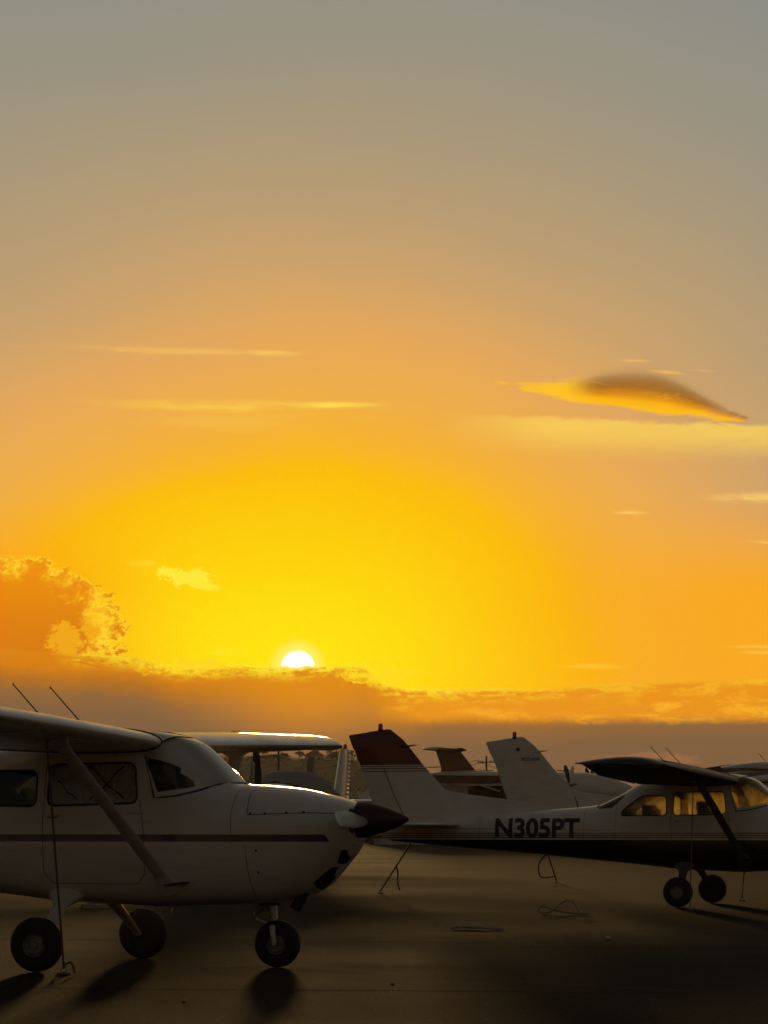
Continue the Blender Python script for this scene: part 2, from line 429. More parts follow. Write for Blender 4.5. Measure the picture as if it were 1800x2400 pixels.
def red_lens():
    m = bpy.data.materials.new('red_beacon_lens')
    m.use_nodes = True
    nt = m.node_tree; nt.nodes.clear()
    w = NB(nt)
    a = w.n('ShaderNodeBsdfTranslucent'); a.inputs[0].default_value = (0.42, 0.02, 0.015, 1)
    g = w.n('ShaderNodeBsdfGlossy'); g.inputs['Roughness'].default_value = 0.1
    t = w.n('ShaderNodeBsdfTransparent'); t.inputs[0].default_value = (0.35, 0.03, 0.025, 1)
    m1 = w.n('ShaderNodeMixShader'); m1.inputs[0].default_value = 0.4
    w.link(a.outputs[0], m1.inputs[1]); w.link(t.outputs[0], m1.inputs[2])
    m2 = w.n('ShaderNodeMixShader'); m2.inputs[0].default_value = 0.08
    w.link(m1.outputs[0], m2.inputs[1]); w.link(g.outputs[0], m2.inputs[2])
    o = w.n('ShaderNodeOutputMaterial'); w.link(m2.outputs[0], o.inputs[0])
    return m


M_red = red_lens()


# ------------------------------------------------------------------ mesh helpers
def obj(name, bm, mat, parent=None, smooth=35):
    me = bpy.data.meshes.new(name)
    bm.to_mesh(me); bm.free()
    me.materials.append(mat)
    if smooth:
        me.polygons.foreach_set('use_smooth', [True] * len(me.polygons))
        me.set_sharp_from_angle(angle=R(smooth))
    o = bpy.data.objects.new(name, me)
    C.objects.link(o)
    if parent: o.parent = parent
    return o


def tag(o, label=None, cat=None, group=None, kind=None):
    if label: o['label'] = label
    if cat: o['category'] = cat
    if group: o['group'] = group
    if kind: o['kind'] = kind
    return o


def thing(name, label, cat, loc=(0, 0, 0), rz=0.0, scale=1.0, group=None):
    o = bpy.data.objects.new(name, None)
    o.empty_display_size = 0.3
    C.objects.link(o)
    o.location = loc; o.rotation_euler = (0, 0, rz); o.scale = (scale,) * 3
    return tag(o, label, cat, group)


def rings(loops, closed=True, cap0=True, cap1=True, bm=None):
    bm = bm or bmesh.new()
    vs = [[bm.verts.new(p) for p in L] for L in loops]
    n = len(loops[0])
    for a, b in zip(vs[:-1], vs[1:]):
        for i in range(n if closed else n - 1):
            j = (i + 1) % n
            bm.faces.new((a[i], a[j], b[j], b[i]))
    if cap0: bm.faces.new(vs[0][::-1])
    if cap1: bm.faces.new(vs[-1])
    bm.normal_update()
    return bm


def fixn(bm):
    bmesh.ops.recalc_face_normals(bm, faces=bm.faces[:])
    return bm


def tube(pts, r, n=10, bm=None, flat=1.0, caps=True):
    """round tube along points; r may be a list; flat squeezes the second axis"""
    pts = [Vector(p) for p in pts]
    rs = r if isinstance(r, (list, tuple)) else [r] * len(pts)
    L = []
    up = None
    for i, p in enumerate(pts):
        d = (pts[min(i + 1, len(pts) - 1)] - pts[max(i - 1, 0)]).normalized()
        if up is None:
            up = Vector((0, 0, 1)) if abs(d.z) < 0.9 else Vector((1, 0, 0))
        s = d.cross(up).normalized(); u = s.cross(d).normalized(); up = u
        L.append([p + (s * math.cos(2 * math.pi * k / n) + u * math.sin(2 * math.pi * k / n) * flat) * rs[i] for k in range(n)])
    return fixn(rings(L, True, caps, caps, bm))


def lathe(prof, axis='y', n=32, at=(0, 0, 0), bm=None, capped=True):
    """prof = [(radius, along axis)]"""
    at = Vector(at)
    L = []
    for r, a in prof:
        ring = []
        for k in range(n):
            c, s = math.cos(2 * math.pi * k / n) * r, math.sin(2 * math.pi * k / n) * r
            v = {'y': (c, a, s), 'x': (a, c, s), 'z': (c, s, a)}[axis]
            ring.append(at + Vector(v))
        L.append(ring)
    return fixn(rings(L, True, capped, capped, bm))


def box(c, s, bm=None, bev=0.0, rot=None):
    bm2 = bmesh.new()
    bmesh.ops.create_cube(bm2, size=1.0)
    bmesh.ops.scale(bm2, vec=s, verts=bm2.verts)
    if bev:
        bmesh.ops.bevel(bm2, geom=bm2.edges[:], offset=bev, segments=3, affect='EDGES', profile=0.5)
    if rot: bmesh.ops.rotate(bm2, cent=(0, 0, 0), matrix=rot, verts=bm2.verts)
    bmesh.ops.translate(bm2, vec=c, verts=bm2.verts)
    if bm is None: return bm2
    me = bpy.data.meshes.new('tmp'); bm2.to_mesh(me); bm2.free(); bm.from_mesh(me); bpy.data.meshes.remove(me)
    return bm


def strip_copy(objs): pass


# ------------------------------------------------------------------ high-wing airplane
# stations: X (forward of firewall), top z, bottom z, half width, z of widest, exponent top, exponent bottom, tumblehome
FUS = [(0.905, 1.352, 1.035, 0.300, 1.20, 2.4, 2.4, 0.0), (0.885, 1.375, 0.985, 0.350, 1.20, 2.4, 2.4, 0.0),
       (0.84, 1.395, 0.915, 0.385, 1.19, 2.5, 2.4, 0.0), (0.79, 1.412, 0.855, 0.410, 1.18, 2.6, 2.4, 0.0),
       (0.70, 1.434, 0.745, 0.435, 1.17, 2.6, 2.4, 0.0), (0.614, 1.452, 0.665, 0.455, 1.16, 2.6, 2.5, 0.0), (0.467, 1.486, 0.594, 0.485, 1.15, 2.7, 2.7, 0.0),
       (0.30, 1.507, 0.550, 0.510, 1.13, 2.8, 3.0, 0.0), (0.135, 1.522, 0.533, 0.525, 1.10, 2.9, 3.2, 0.0), (-0.02, 1.531, 0.529, 0.535, 1.08, 3.0, 3.4, 0.0),
       (-0.10, 1.538, 0.527, 0.540, 1.07, 3.0, 3.5, 0.01), (-0.20, 1.625, 0.524, 0.546, 1.06, 2.9, 3.6, 0.02), (-0.30, 1.722, 0.521, 0.552, 1.06, 2.9, 3.7, 0.04), (-0.40, 1.816, 0.517, 0.556, 1.06, 3.0, 3.8, 0.06), (-0.49, 1.889, 0.513, 0.56, 1.06, 3.2, 3.8, 0.08),
       (-0.60, 1.935, 0.508, 0.562, 1.06, 3.8, 3.8, 0.10), (-0.74, 1.965, 0.503, 0.565, 1.06, 4.6, 3.8, 0.11), (-0.95, 1.990, 0.512, 0.565, 1.06, 5.2, 3.8, 0.12), (-1.30, 1.995, 0.528, 0.56, 1.06, 5.5, 3.8, 0.12),
       (-1.70, 1.960, 0.546, 0.545, 1.06, 5.5, 3.6, 0.12), (-2.0, 1.905, 0.578, 0.53, 1.07, 5.2, 3.4, 0.12), (-2.25, 1.838, 0.606, 0.51, 1.08, 4.6, 3.2, 0.12), (-2.45, 1.742, 0.626, 0.49, 1.09, 3.6, 3.1, 0.10),
       (-2.70, 1.622, 0.648, 0.463, 1.10, 2.9, 3.0, 0.06), (-2.97, 1.514, 0.672, 0.435, 1.11, 2.5, 2.9, 0.03), (-3.23, 1.484, 0.697, 0.408, 1.12, 2.3, 2.8, 0.0), (-3.79, 1.446, 0.750, 0.350, 1.13, 2.2, 2.7, 0.0),
       (-4.5, 1.402, 0.808, 0.278, 1.14, 2.2, 2.6, 0.0), (-5.2, 1.362, 0.866, 0.205, 1.15, 2.2, 2.5, 0.0), (-5.94, 1.322, 0.932, 0.125, 1.16, 2.2, 2.3, 0.0), (-6.35, 1.30, 0.975, 0.07, 1.16, 2.0, 2.0, 0.0), (-6.45, 1.27, 1.03, 0.03, 1.16, 2.0, 2.0, 0.0)]
FX = np.array([s[0] for s in FUS])[::-1]
FV = np.array([s[1:] for s in FUS])[::-1]


def fus(x):
    """smooth interpolation of the stations (monotone cubic)"""
    x = min(max(x, FX[0]), FX[-1])
    i = min(max(int(np.searchsorted(FX, x)) - 1, 0), len(FX) - 2)
    h = FX[i + 1] - FX[i]
    t = (x - FX[i]) / h
    def slope(j):
        if j <= 0 or j >= len(FX) - 1: return np.zeros(FV.shape[1])
        h0, h1 = FX[j] - FX[j - 1], FX[j + 1] - FX[j]
        d0, d1 = (FV[j] - FV[j - 1]) / h0, (FV[j + 1] - FV[j]) / h1
        s = np.zeros_like(d0)
        ok = d0 * d1 > 0
        w1, w2 = 2 * h1 + h0, h1 + 2 * h0
        s[ok] = (w1 + w2) / (w1 / d0[ok] + w2 / d1[ok])
        return s
    m0, m1 = slope(i), slope(i + 1)
    return (2 * t ** 3 - 3 * t ** 2 + 1) * FV[i] + (t ** 3 - 2 * t ** 2 + t) * h * m0 + (-2 * t ** 3 + 3 * t ** 2) * FV[i + 1] + (t ** 3 - t ** 2) * h * m1


def fus_y(x, z, off=0.0):
    zt, zb, w, zm, nt, nb, k = fus(x)
    zt += off; zb -= off; w += off
    if z >= zm:
        u = min(max((z - zm) / (zt - zm), 0), 1)
        return w * (1 - u ** nt) ** (1 / nt) * (1 - k * u)
    u = min(max((zm - z) / (zm - zb), 0), 1)
    return w * (1 - u ** nb) ** (1 / nb)


def fus_ring(x, nh=26, off=0.0):
    zt, zb, w, zm, nt, nb, k = fus(x)
    zt += off; zb -= off; w += off
    P = []
    for a in np.linspace(0, math.pi, 160):
        s, c = math.sin(a), math.cos(a)
        if c >= 0:
            u = c ** (2 / nt); y = w * max(s, 0) ** (2 / nt) * (1 - k * u); z = zm + (zt - zm) * u
        else:
            u = (-c) ** (2 / nb); y = w * max(s, 0) ** (2 / nb); z = zm - (zm - zb) * u
        P.append((y, z))
    P = np.array(P)
    L = np.concatenate([[0], np.cumsum(np.hypot(*np.diff(P, axis=0).T))])
    t = np.linspace(0, L[-1], nh + 1)
    Y = np.interp(t, L, P[:, 0]); Z = np.interp(t, L, P[:, 1])
    Y[0] = Y[-1] = 0
    half = [(-y, z) for y, z in zip(Y, Z)]                  # starboard, top to bottom
    other = [(y, z) for y, z in zip(Y[::-1], Z[::-1])][1:-1]
    return [(x, y, z) for y, z in half + other]


def fus_mesh(x0=-6.45, x1=0.905, step=0.06, nh=26, off=0.0, caps=True):
    n = max(2, int(round((x1 - x0) / step)))
    xs = list(np.linspace(x0, x1, n + 1))
    if x1 > 0.9: xs = xs[:-3] + [0.72, 0.77, 0.81, 0.84, 0.865, 0.885, 0.897, 0.905]
    xs = sorted(set(round(v, 4) for v in xs))
    return fixn(rings([fus_ring(v, nh, off) for v in xs], True, caps, caps))


def roundpoly(P, r=0.05, n=4):
    P = [Vector((p[0], p[1])) for p in P]
    out = []
    m = len(P)
    for i in range(m):
        a, b, c = P[i - 1], P[i], P[(i + 1) % m]
        rr = min(r, (a - b).length * 0.45, (c - b).length * 0.45)
        p, q = b + (a - b).normalized() * rr, b + (c - b).normalized() * rr
        for k in range(n + 1):
            t = k / n
            out.append(p * (1 - t) ** 2 + b * 2 * t * (1 - t) + q * t * t)
    area = sum(out[i - 1].x * out[i].y - out[i].x * out[i - 1].y for i in range(len(out)))
    return out if area > 0 else out[::-1]


def inside(P, x, z, eps=1e-5):
    for i in range(len(P)):
        a, b = P[i - 1], P[i]
        if (b.x - a.x) * (z - a.y) - (b.y - a.y) * (x - a.x) < -eps: return False
    return True


def cut(bm, P, keep_inside, side=0):
    """cut a convex outline (x,z) through the mesh along y; keep the inside or the outside"""
    xs = [p.x for p in P]; zs = [p.y for p in P]
    lo, hi, zl, zh = min(xs) - 0.001, max(xs) + 0.001, min(zs) - 0.001, max(zs) + 0.001
    if keep_inside:
        for i in range(len(P)):
            a, b = P[i - 1], P[i]
            nrm = Vector((b.y - a.y, 0, -(b.x - a.x)))
            if nrm.length < 1e-7: continue
            bmesh.ops.bisect_plane(bm, geom=bm.verts[:] + bm.edges[:] + bm.faces[:], dist=1e-6, plane_co=(a.x, 0, a.y), plane_no=nrm.normalized(), clear_outer=True)
        if side:
            bmesh.ops.delete(bm, geom=[f for f in bm.faces if f.calc_center_median().y * side < 0], context='FACES')
        return bm
    for i in range(len(P)):
        a, b = P[i - 1], P[i]
        nrm = Vector((b.y - a.y, 0, -(b.x - a.x)))
        if nrm.length < 1e-7: continue
        fs = []
        for f in bm.faces:
            vx = [v.co.x for v in f.verts]; vz = [v.co.z for v in f.verts]
            if max(vx) > lo and min(vx) < hi and max(vz) > zl and min(vz) < zh: fs.append(f)
        es = set(e for f in fs for e in f.edges); vs = set(v for f in fs for v in f.verts)
        bmesh.ops.bisect_plane(bm, geom=list(vs) + list(es) + fs, dist=1e-6, plane_co=(a.x, 0, a.y), plane_no=nrm.normalized())
    dead = []
    for f in bm.faces:
        c = f.calc_center_median()
        if inside(P, c.x, c.z): dead.append(f)
    bmesh.ops.delete(bm, geom=dead, context='FACES')
    return bm


WIN = {
    'door': roundpoly([(-1.68, 1.352), (-0.868, 1.375), (-0.905, 1.712), (-1.665, 1.700)], 0.07),
    'rear': roundpoly([(-2.50, 1.352), (-1.79, 1.350), (-1.79, 1.650), (-2.17, 1.650), (-2.47, 1.44)], 0.07),
    'shield': roundpoly([(-0.05, 1.552), (-0.13, 1.541), (-0.194, 1.529), (-0.36, 1.472), (-0.54, 1.432), (-0.72, 1.416), (-0.82, 1.765), (-0.835, 1.80), (-0.66, 1.932), (-0.40, 2.08), (-0.05, 2.08)], 0.02, 2),
    'back': roundpoly([(-2.93, 1.47), (-2.86, 1.452), (-2.66, 1.468), (-2.475, 1.63), (-2.475, 1.9), (-2.93, 1.9)], 0.02, 2),
}


def grow(P, d):
    c = Vector((sum(p.x for p in P) / len(P), sum(p.y for p in P) / len(P)))
    return [p + (p - c).normalized() * d for p in P]


def ribbon(pts, width, off=0.002, side=-1, bm=None, step=0.03):
    """thin strip that follows the fuselage skin along (x, z) points"""
    bm = bm or bmesh.new()
    P = []
    for a, b in zip(pts[:-1], pts[1:]):
        n = max(1, int(math.hypot(b[0] - a[0], b[1] - a[1]) / step))
        for k in range(n): P.append((a[0] + (b[0] - a[0]) * k / n, a[1] + (b[1] - a[1]) * k / n))
    P.append(pts[-1])
    L, Rr = [], []
    for i, p in enumerate(P):
        q0, q1 = P[max(i - 1, 0)], P[min(i + 1, len(P) - 1)]
        d = Vector((q1[0] - q0[0], q1[1] - q0[1])).normalized()
        nx, nz = -d.y * width / 2, d.x * width / 2
        for S, sg in ((L, 1), (Rr, -1)):
            x, z = p[0] + nx * sg, p[1] + nz * sg
            S.append(bm.verts.new((x, side * (fus_y(x, z) + off), z)))
    for i in range(len(P) - 1):
        bm.faces.new((L[i], L[i + 1], Rr[i + 1], Rr[i]) if side < 0 else (L[i], Rr[i], Rr[i + 1], L[i + 1]))
    return bm


def airfoil(n=22, m=0.02, p=0.4, t=0.12, a=0.0, b=1.0):
    """closed loop of (x/c, z/c): along the top from b to a, then underneath from a to b"""
    xs = a + (b - a) * (1 - np.cos(np.linspace(0, math.pi, n))) / 2
    yt = 5 * t * (0.2969 * np.sqrt(xs) - 0.1260 * xs - 0.3516 * xs ** 2 + 0.2843 * xs ** 3 - 0.1030 * xs ** 4)
    yc = np.where(xs < p, m / p ** 2 * (2 * p * xs - xs ** 2), m / (1 - p) ** 2 * ((1 - 2 * p) + 2 * p * xs - xs ** 2)) if m > 0 else xs * 0
    top = list(zip(xs, yc + yt))[::-1]
    bot = list(zip(xs, yc - yt))
    if a == 0.0: bot = bot[1:]
    return top + bot


def wing_mesh(st, side, a=0.0, b=1.0, m=0.02, vertical=False, n=22):
    """st: (span, LE x, LE z, chord, incidence deg, thickness)"""
    L = []
    for y, lx, lz, c, inc, t in st:
        ci, si = math.cos(R(inc)), math.sin(R(inc))
        ring = []
        for u, v in airfoil(n, m, 0.4, t, a, b):
            X, Z = -u * c, v * c
            x, z = lx + X * ci - Z * si * 0, lz + X * si + Z * ci
            ring.append((x, y * side, z) if not vertical else (lx + X, Z * side, lz + y))
        L.append(ring)
    return fixn(rings(L))


def high_wing_airplane(label, loc, yaw, scale=1.0, paint=None, tip=None, spin=None, detail=2, prop_angle=0.0, shades=False, group=None, strut_paint=None,
                       prop=True, text=None, lens=True, wing_paint=None, cat='airplane', prop_white=True):
    T = thing('high_wing_airplane', label, cat, loc, -yaw, scale, group)
    paint = paint or M_white; tip = tip or M_white; spin = spin or M_spin
    wp = wing_paint or M_white
    hi = detail >= 2
    # ---- fuselage with window openings
    bm = fus_mesh(step=0.06 if hi else 0.16, nh=30 if hi else 16)
    for k in ('shield', 'door', 'rear', 'back'): cut(bm, WIN[k], False)
    obj('fuselage', bm, paint, T, 40)
    bm = fus_mesh(-3.0, -0.06, 0.08 if hi else 0.2, 22 if hi else 12, -0.035)
    for k in ('shield', 'door', 'rear', 'back'): cut(bm, grow(WIN[k], 0.006), False)
    obj('cabin_lining', bm, M_lining, T, 40)
    # ---- panes
    for k, nm, sides in (('shield', 'windshield', (0,)), ('door', 'door_window', (-1, 1)), ('rear', 'rear_side_window', (-1, 1)), ('back', 'back_window', (0,))):
        for s in sides:
            bm = cut(fus_mesh(-3.1, 0.0, 0.06, 30 if hi else 18, -0.008, False), WIN[k], True, s)
            if not bm.faces: bm.free(); continue
            p = obj(nm, bm, (M_glassd if k == 'rear' else M_glassc) if shades else M_glass, T, 60)
            if hi and s:
                fr = bmesh.new()
                Q = grow(WIN[k], 0.004)
                tube([(q.x, s * (fus_y(q.x, q.y) + 0.001), q.y) for q in Q + Q[:1]], 0.009, 6, fr, caps=False)
                obj('window_frame', fr, M_black, p)
            if shades and k in ('door', 'shield'):
                bm = cut(fus_mesh(-3.1, 0.0, 0.026, 40, -0.03, False), grow(WIN[k], 0.01), True, s)
                if k == 'shield':
                    # the shade covers the front of the windshield only, the side corners stay clear
                    bmesh.ops.delete(bm, geom=[f for f in bm.faces if abs(f.calc_center_median().y) > 0.44 and f.calc_center_median().x < -0.30 and f.calc_center_median().z < 1.74], context='FACES')
                for v in bm.verts:          # accordion folds
                    f = (v.co.x + 0.25 * v.co.z) / 0.105 if k == 'door' else v.co.y / 0.13
                    tri = abs((f % 1.0) - 0.5) * 2
                    if k == 'door': v.co.y -= s * 0.022 * tri
                    else: v.co.z -= 0.012 * tri
                sh = obj('sun_shade', bm, M_foil if k == 'door' else M_shade, T, 25)
                if k == 'door':
                    for X_, wd in ((-1.505, .006), (-1.382, .005), (-1.263, .004), (-1.194, .008), (-1.082, .008), (-.955, .005)):  # pale strips added as the bright reflection streaks on the foil
                        obj('painted_glint', tube([(X_, s * (fus_y(X_, z) - 0.018), z) for z in (1.365, 1.45, 1.58, 1.685)], wd, 6), M_shade, sh)
                    for (xa, za, xb, zb_) in ((-1.32, 1.685, -.99, 1.40), (-1.00, 1.685, -1.30, 1.40), (-1.60, 1.56, -1.42, 1.40)):  # black lines added as the dark diagonal crinkles of the foil
                        obj('painted_crease', tube([(xa + (xb - xa) * t, s * (fus_y(xa + (xb - xa) * t, za + (zb_ - za) * t) - 0.014), za + (zb_ - za) * t + .012 * math.sin(9 * t)) for t in np.linspace(0, 1, 8)], .006, 6), M_black, sh)
    if hi:
        # windshield frame line
        fr = bmesh.new()
        for s in (-1, 1):
            low = [(-0.105, 1.545), (-0.13, 1.541), (-0.194, 1.529), (-0.28, 1.50), (-0.36, 1.472), (-0.54, 1.432), (-0.72, 1.416), (-0.82, 1.765)]
            pts = [(x, s * (fus_y(x, z) + 0.001), z) for x, z in low]
            tube(pts, 0.009, 6, fr)
        obj('windshield_frame', fr, M_seam, T)
    # ---- cabin fittings
    for x in (-1.02, -1.86):
        for s in (-1, 1):
            b = box((x + 0.02, s * 0.24, 0.92), (0.42, 0.38, 0.14), None, 0.04)
            st = obj('seat', b, M_seat, T)
            bk = box((x - 0.24, s * 0.24, 1.20), (0.11, 0.40, 0.52), None, 0.045, Matrix.Rotation(R(-8), 3, 'Y'))
            obj('backrest', bk, M_seat, st)
            hr = box((x - 0.30, s * 0.24, 1.49 if x > -1.5 else 1.43), (0.09, 0.25, 0.17), None, 0.04)
            obj('headrest', hr, M_seat, st)
    b = box((-0.34, 0, 1.22), (0.16, 0.96, 0.42), None, 0.03)
    box((-0.40, 0, 1.45), (0.28, 0.94, 0.05), b, 0.02)
    obj('instrument_panel', b, M_black, T)
    # ---- wings
    def LE(y): return 1.885 + 0.0304 * (y - 0.55)
    stn0 = [(0.47, -0.68, LE(0.47), 1.63, 1.5, 0.12), (1.6, -0.68, LE(1.6), 1.63, 1.3, 0.12), (2.65, -0.68, LE(2.65), 1.63, 1.0, 0.12), (4.0, -0.735, LE(4.0), 1.40, -0.4, 0.12), (5.05, -0.785, LE(5.05), 1.21, -1.5, 0.12)]
    tips0 = [(5.055, -0.785, LE(5.05), 1.21, -1.5, 0.12), (5.20, -0.80, LE(5.2) - 0.004, 1.18, -1.5, 0.124), (5.33, -0.82, LE(5.33) - 0.012, 1.16, -1.4, 0.124), (5.42, -0.85, LE(5.4) - 0.02, 1.12, -1.3, 0.113), (5.47, -0.90, LE(5.45) - 0.028, 1.05, -1.2, 0.090), (5.495, -0.97, LE(5.47) - 0.032, 0.96, -1.2, 0.055), (5.503, -1.05, LE(5.47) - 0.034, 0.86, -1.2, 0.02)]
    wl = {}
    for s in (-1, 1):
        ex = 0.22 if (shades and s > 0) else 0.0
        stn = [(y + (ex if y > 3 else 0), *q) for y, *q in stn0]; tips = [(y + ex, *q) for y, *q in tips0]
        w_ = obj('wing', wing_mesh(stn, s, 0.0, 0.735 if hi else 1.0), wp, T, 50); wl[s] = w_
        if hi:
            fl = [x for x in stn if x[0] < 2.7]
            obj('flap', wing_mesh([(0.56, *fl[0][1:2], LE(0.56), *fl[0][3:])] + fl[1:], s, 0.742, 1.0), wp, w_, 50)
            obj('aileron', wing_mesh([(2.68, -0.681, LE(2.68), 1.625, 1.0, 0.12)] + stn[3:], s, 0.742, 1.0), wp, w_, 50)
            sb = bmesh.new()
            for yy in (0.475,):
                tube([(-0.68 - u * 1.63, s * yy, LE(yy) + v * 1.63 - u * 1.63 * math.sin(R(1.5))) for u, v in airfoil(16, t=0.123)][:29], 0.011, 6, sb)
            obj('root_seam', sb, M_seam, w_)
        obj('wing_tip', wing_mesh(tips, s), tip, w_, 50)
        # strut, streamlined section, with cuffs
        a = Vector((-0.60, s * (fus_y(-0.62, 0.70) - 0.03), 0.685)); b = Vector((-0.98, s * (2.5 if s > 0 else 2.15), LE(2.5 if s > 0 else 2.15) - 0.045))
        d = (b - a)
        def sect(p, ch, th, n=18):
            out = []
            for k in range(n):
                an = 2 * math.pi * k / n
                u = math.cos(an); q = math.sin(an)
                xx = ch * (0.5 * u) ; zz = th * 0.5 * q * (1 + 0.25 * u)
                e2 = Vector((1, 0, 0)); e3 = d.normalized().cross(e2).normalized()
                e2 = e3.cross(d.normalized()).normalized()
                out.append(p + e2 * xx * -1 + e3 * zz)
            return out
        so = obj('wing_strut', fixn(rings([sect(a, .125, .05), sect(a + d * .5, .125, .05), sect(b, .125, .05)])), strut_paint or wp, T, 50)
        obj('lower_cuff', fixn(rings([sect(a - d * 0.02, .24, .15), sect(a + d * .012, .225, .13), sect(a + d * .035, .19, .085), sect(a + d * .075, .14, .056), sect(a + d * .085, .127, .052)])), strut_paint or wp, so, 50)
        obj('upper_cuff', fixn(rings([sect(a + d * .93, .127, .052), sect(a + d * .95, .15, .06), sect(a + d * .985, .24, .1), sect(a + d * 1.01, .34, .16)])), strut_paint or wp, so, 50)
        # main gear
        ax = Vector((-1.46, s * 1.14, 0.2225))
        leg = [(-1.53, s * 0.30, 0.66), (-1.525, s * 0.46, 0.60), (-1.505, s * 0.70, 0.475), (-1.48, s * 0.95, 0.335), (-1.462, s * 1.13, 0.225)]
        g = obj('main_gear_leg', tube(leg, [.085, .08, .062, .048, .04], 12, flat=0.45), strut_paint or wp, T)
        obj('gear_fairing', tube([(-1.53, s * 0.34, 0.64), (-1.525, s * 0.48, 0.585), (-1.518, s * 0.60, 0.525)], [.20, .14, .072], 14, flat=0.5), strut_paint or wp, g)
        wheel(T, (-1.46, s * 1.265, 0.2225), 0.2225, 0.155, 'main_wheel', s, hi)
    # ---- wing root fillet underside: cabin top strip is part of fuselage
    # ---- tail
    zs = np.linspace(1.22, 2.70, 9)
    lead = lambda z: np.interp(z, [1.22, 1.68, 1.835, 2.11, 2.461, 2.64, 2.70], [-4.95, -5.36, -5.50, -5.756, -6.073, -6.24, -6.33])
    hinge = lambda z: np.interp(z, [1.22, 2.70], [-6.04, -6.70])
    trail = lambda z: np.interp(z, [0.98, 1.22, 1.525, 2.44, 2.50, 2.70], [-6.46, -6.52, -6.62, -6.935, -6.965, -7.03])
    def fin_ring(z, x0, x1, th0, th1, nose):
        tz = lambda x: z + (0.135 * (x + 6.42) if z > 2.55 else 0.135 * (x + 6.42) * max(0, (z - 2.2) / 0.35))
        n = 10
        P = []
        for i in range(n + 1):
            u = i / n
            x = x0 + (x1 - x0) * u
            th = (th0 + (th1 - th0) * u) * (min(1, math.sqrt(u / 0.18) + 0.02) if nose else 1)
            P.append((x, th))
        return [(x, -t, tz(x)) for x, t in P] + [(x, t, tz(x)) for x, t in P[::-1]]
    L = [fin_ring(z, lead(z), hinge(z), 0.06 - 0.02 * (z - 1.2), 0.05 - 0.018 * (z - 1.2), True) for z in zs]
    L.append(fin_ring(2.715, lead(2.70) - 0.05, hinge(2.70), 0.015, 0.012, True))
    fin = obj('fin', fixn(rings(L)), paint, T, 50)
    zr = [0.99, 1.22, 1.525, 1.9, 2.2, 2.44, 2.50, 2.70]
    L = [fin_ring(z, hinge(max(z, 1.22)) + 0.01, trail(z), 0.046 - 0.017 * (max(z, 1.2) - 1.2), 0.004, False) for z in zr]
    L.append(fin_ring(2.712, hinge(2.7) + 0.01, trail(2.70) + 0.02, 0.01, 0.002, False))
    obj('rudder', fixn(rings(L)), paint, T, 50)
    dp = [(-3.55, 1.462), (-3.79, 1.488), (-4.33, 1.595), (-4.93, 1.672), (-5.30, 1.722), (-5.52, 1.80)]
    L = [[(x, -0.06, 1.30), (x, -0.012, z - 0.012), (x, 0, z), (x, 0.012, z - 0.012), (x, 0.06, 1.30)] for x, z in dp]
    obj('dorsal_fin', fixn(rings(L)), paint, T, 30)
    for s in (-1, 1):
        ts = [(0.06, -5.12, 1.215, 1.22, 0, 0.09), (0.9, -5.22, 1.215, 1.06, 0, 0.09), (1.55, -5.31, 1.215, 0.92, 0, 0.09), (1.66, -5.36, 1.215, 0.83, 0, 0.075), (1.71, -5.45, 1.215, 0.66, 0, 0.04)]
        h_ = obj('stabilizer', wing_mesh(ts, s, 0.0, 0.6, 0.0), M_white, T, 50)
        obj('elevator', wing_mesh([(0.12, *ts[0][1:])] + ts[1:-1], s, 0.61, 1.0, 0.0), M_white, h_, 50)
    if lens:
        bt = lathe([(0.032, 0.0), (0.034, 0.02), (0.036, 0.022), (0.036, 0.07), (0.028, 0.092), (0.008, 0.10)], 'z', 16, (-6.50, 0, 2.712))
        be = obj('beacon', bt, M_red, fin)
        obj('beacon_base', lathe([(0.042, -0.03), (0.042, 0.0), (0.036, 0.014)], 'z', 16, (-6.50, 0, 2.712)), M_black, fin)
    obj('fin_aerial', tube([(-6.18, 0, 2.44), (-6.02, 0, 2.452), (-5.92, 0, 2.465), (-5.885, 0, 2.468)], [.05, .045, .02, .004], 10, flat=0.35), paint, fin)
    if hi:
        cb = tube([(-6.43, -0.05, 2.10), (-6.26, -0.08, 1.70), (-6.03, -0.12, 1.26)], 0.006, 6)
        obj('control_lock_line', cb, M_rope, T)
    # ---- aerials over the cabin
    for ax_, dy in ((-1.63, -0.50), (-1.53, 0.10)):
        b0 = Vector((ax_, dy, 1.972)); b1 = b0 + Vector((-0.385, 0, 0.41))
        an = obj('roof_aerial', tube([b0, b0.lerp(b1, .5), b1], [0.007, 0.006, 0.005], 6), M_wire, T)
        if hi: obj('aerial_tip', lathe([(0.004, -0.01), (0.009, 0), (0.004, 0.012)], 'z', 8, b1), M_wire, an)
    obj('blade_aerial', tube([(-3.28, 0, 1.46), (-3.31, 0, 1.56), (-3.345, 0, 1.655)], [0.022, 0.018, 0.012], 8, flat=0.5), M_black, T)
    # ---- nose
    sp = [(0.150, 0.905), (0.152, 0.93), (0.146, 0.985), (0.128, 1.06), (0.102, 1.145), (0.070, 1.23), (0.038, 1.30), (0.015, 1.337), (0.003, 1.345)]
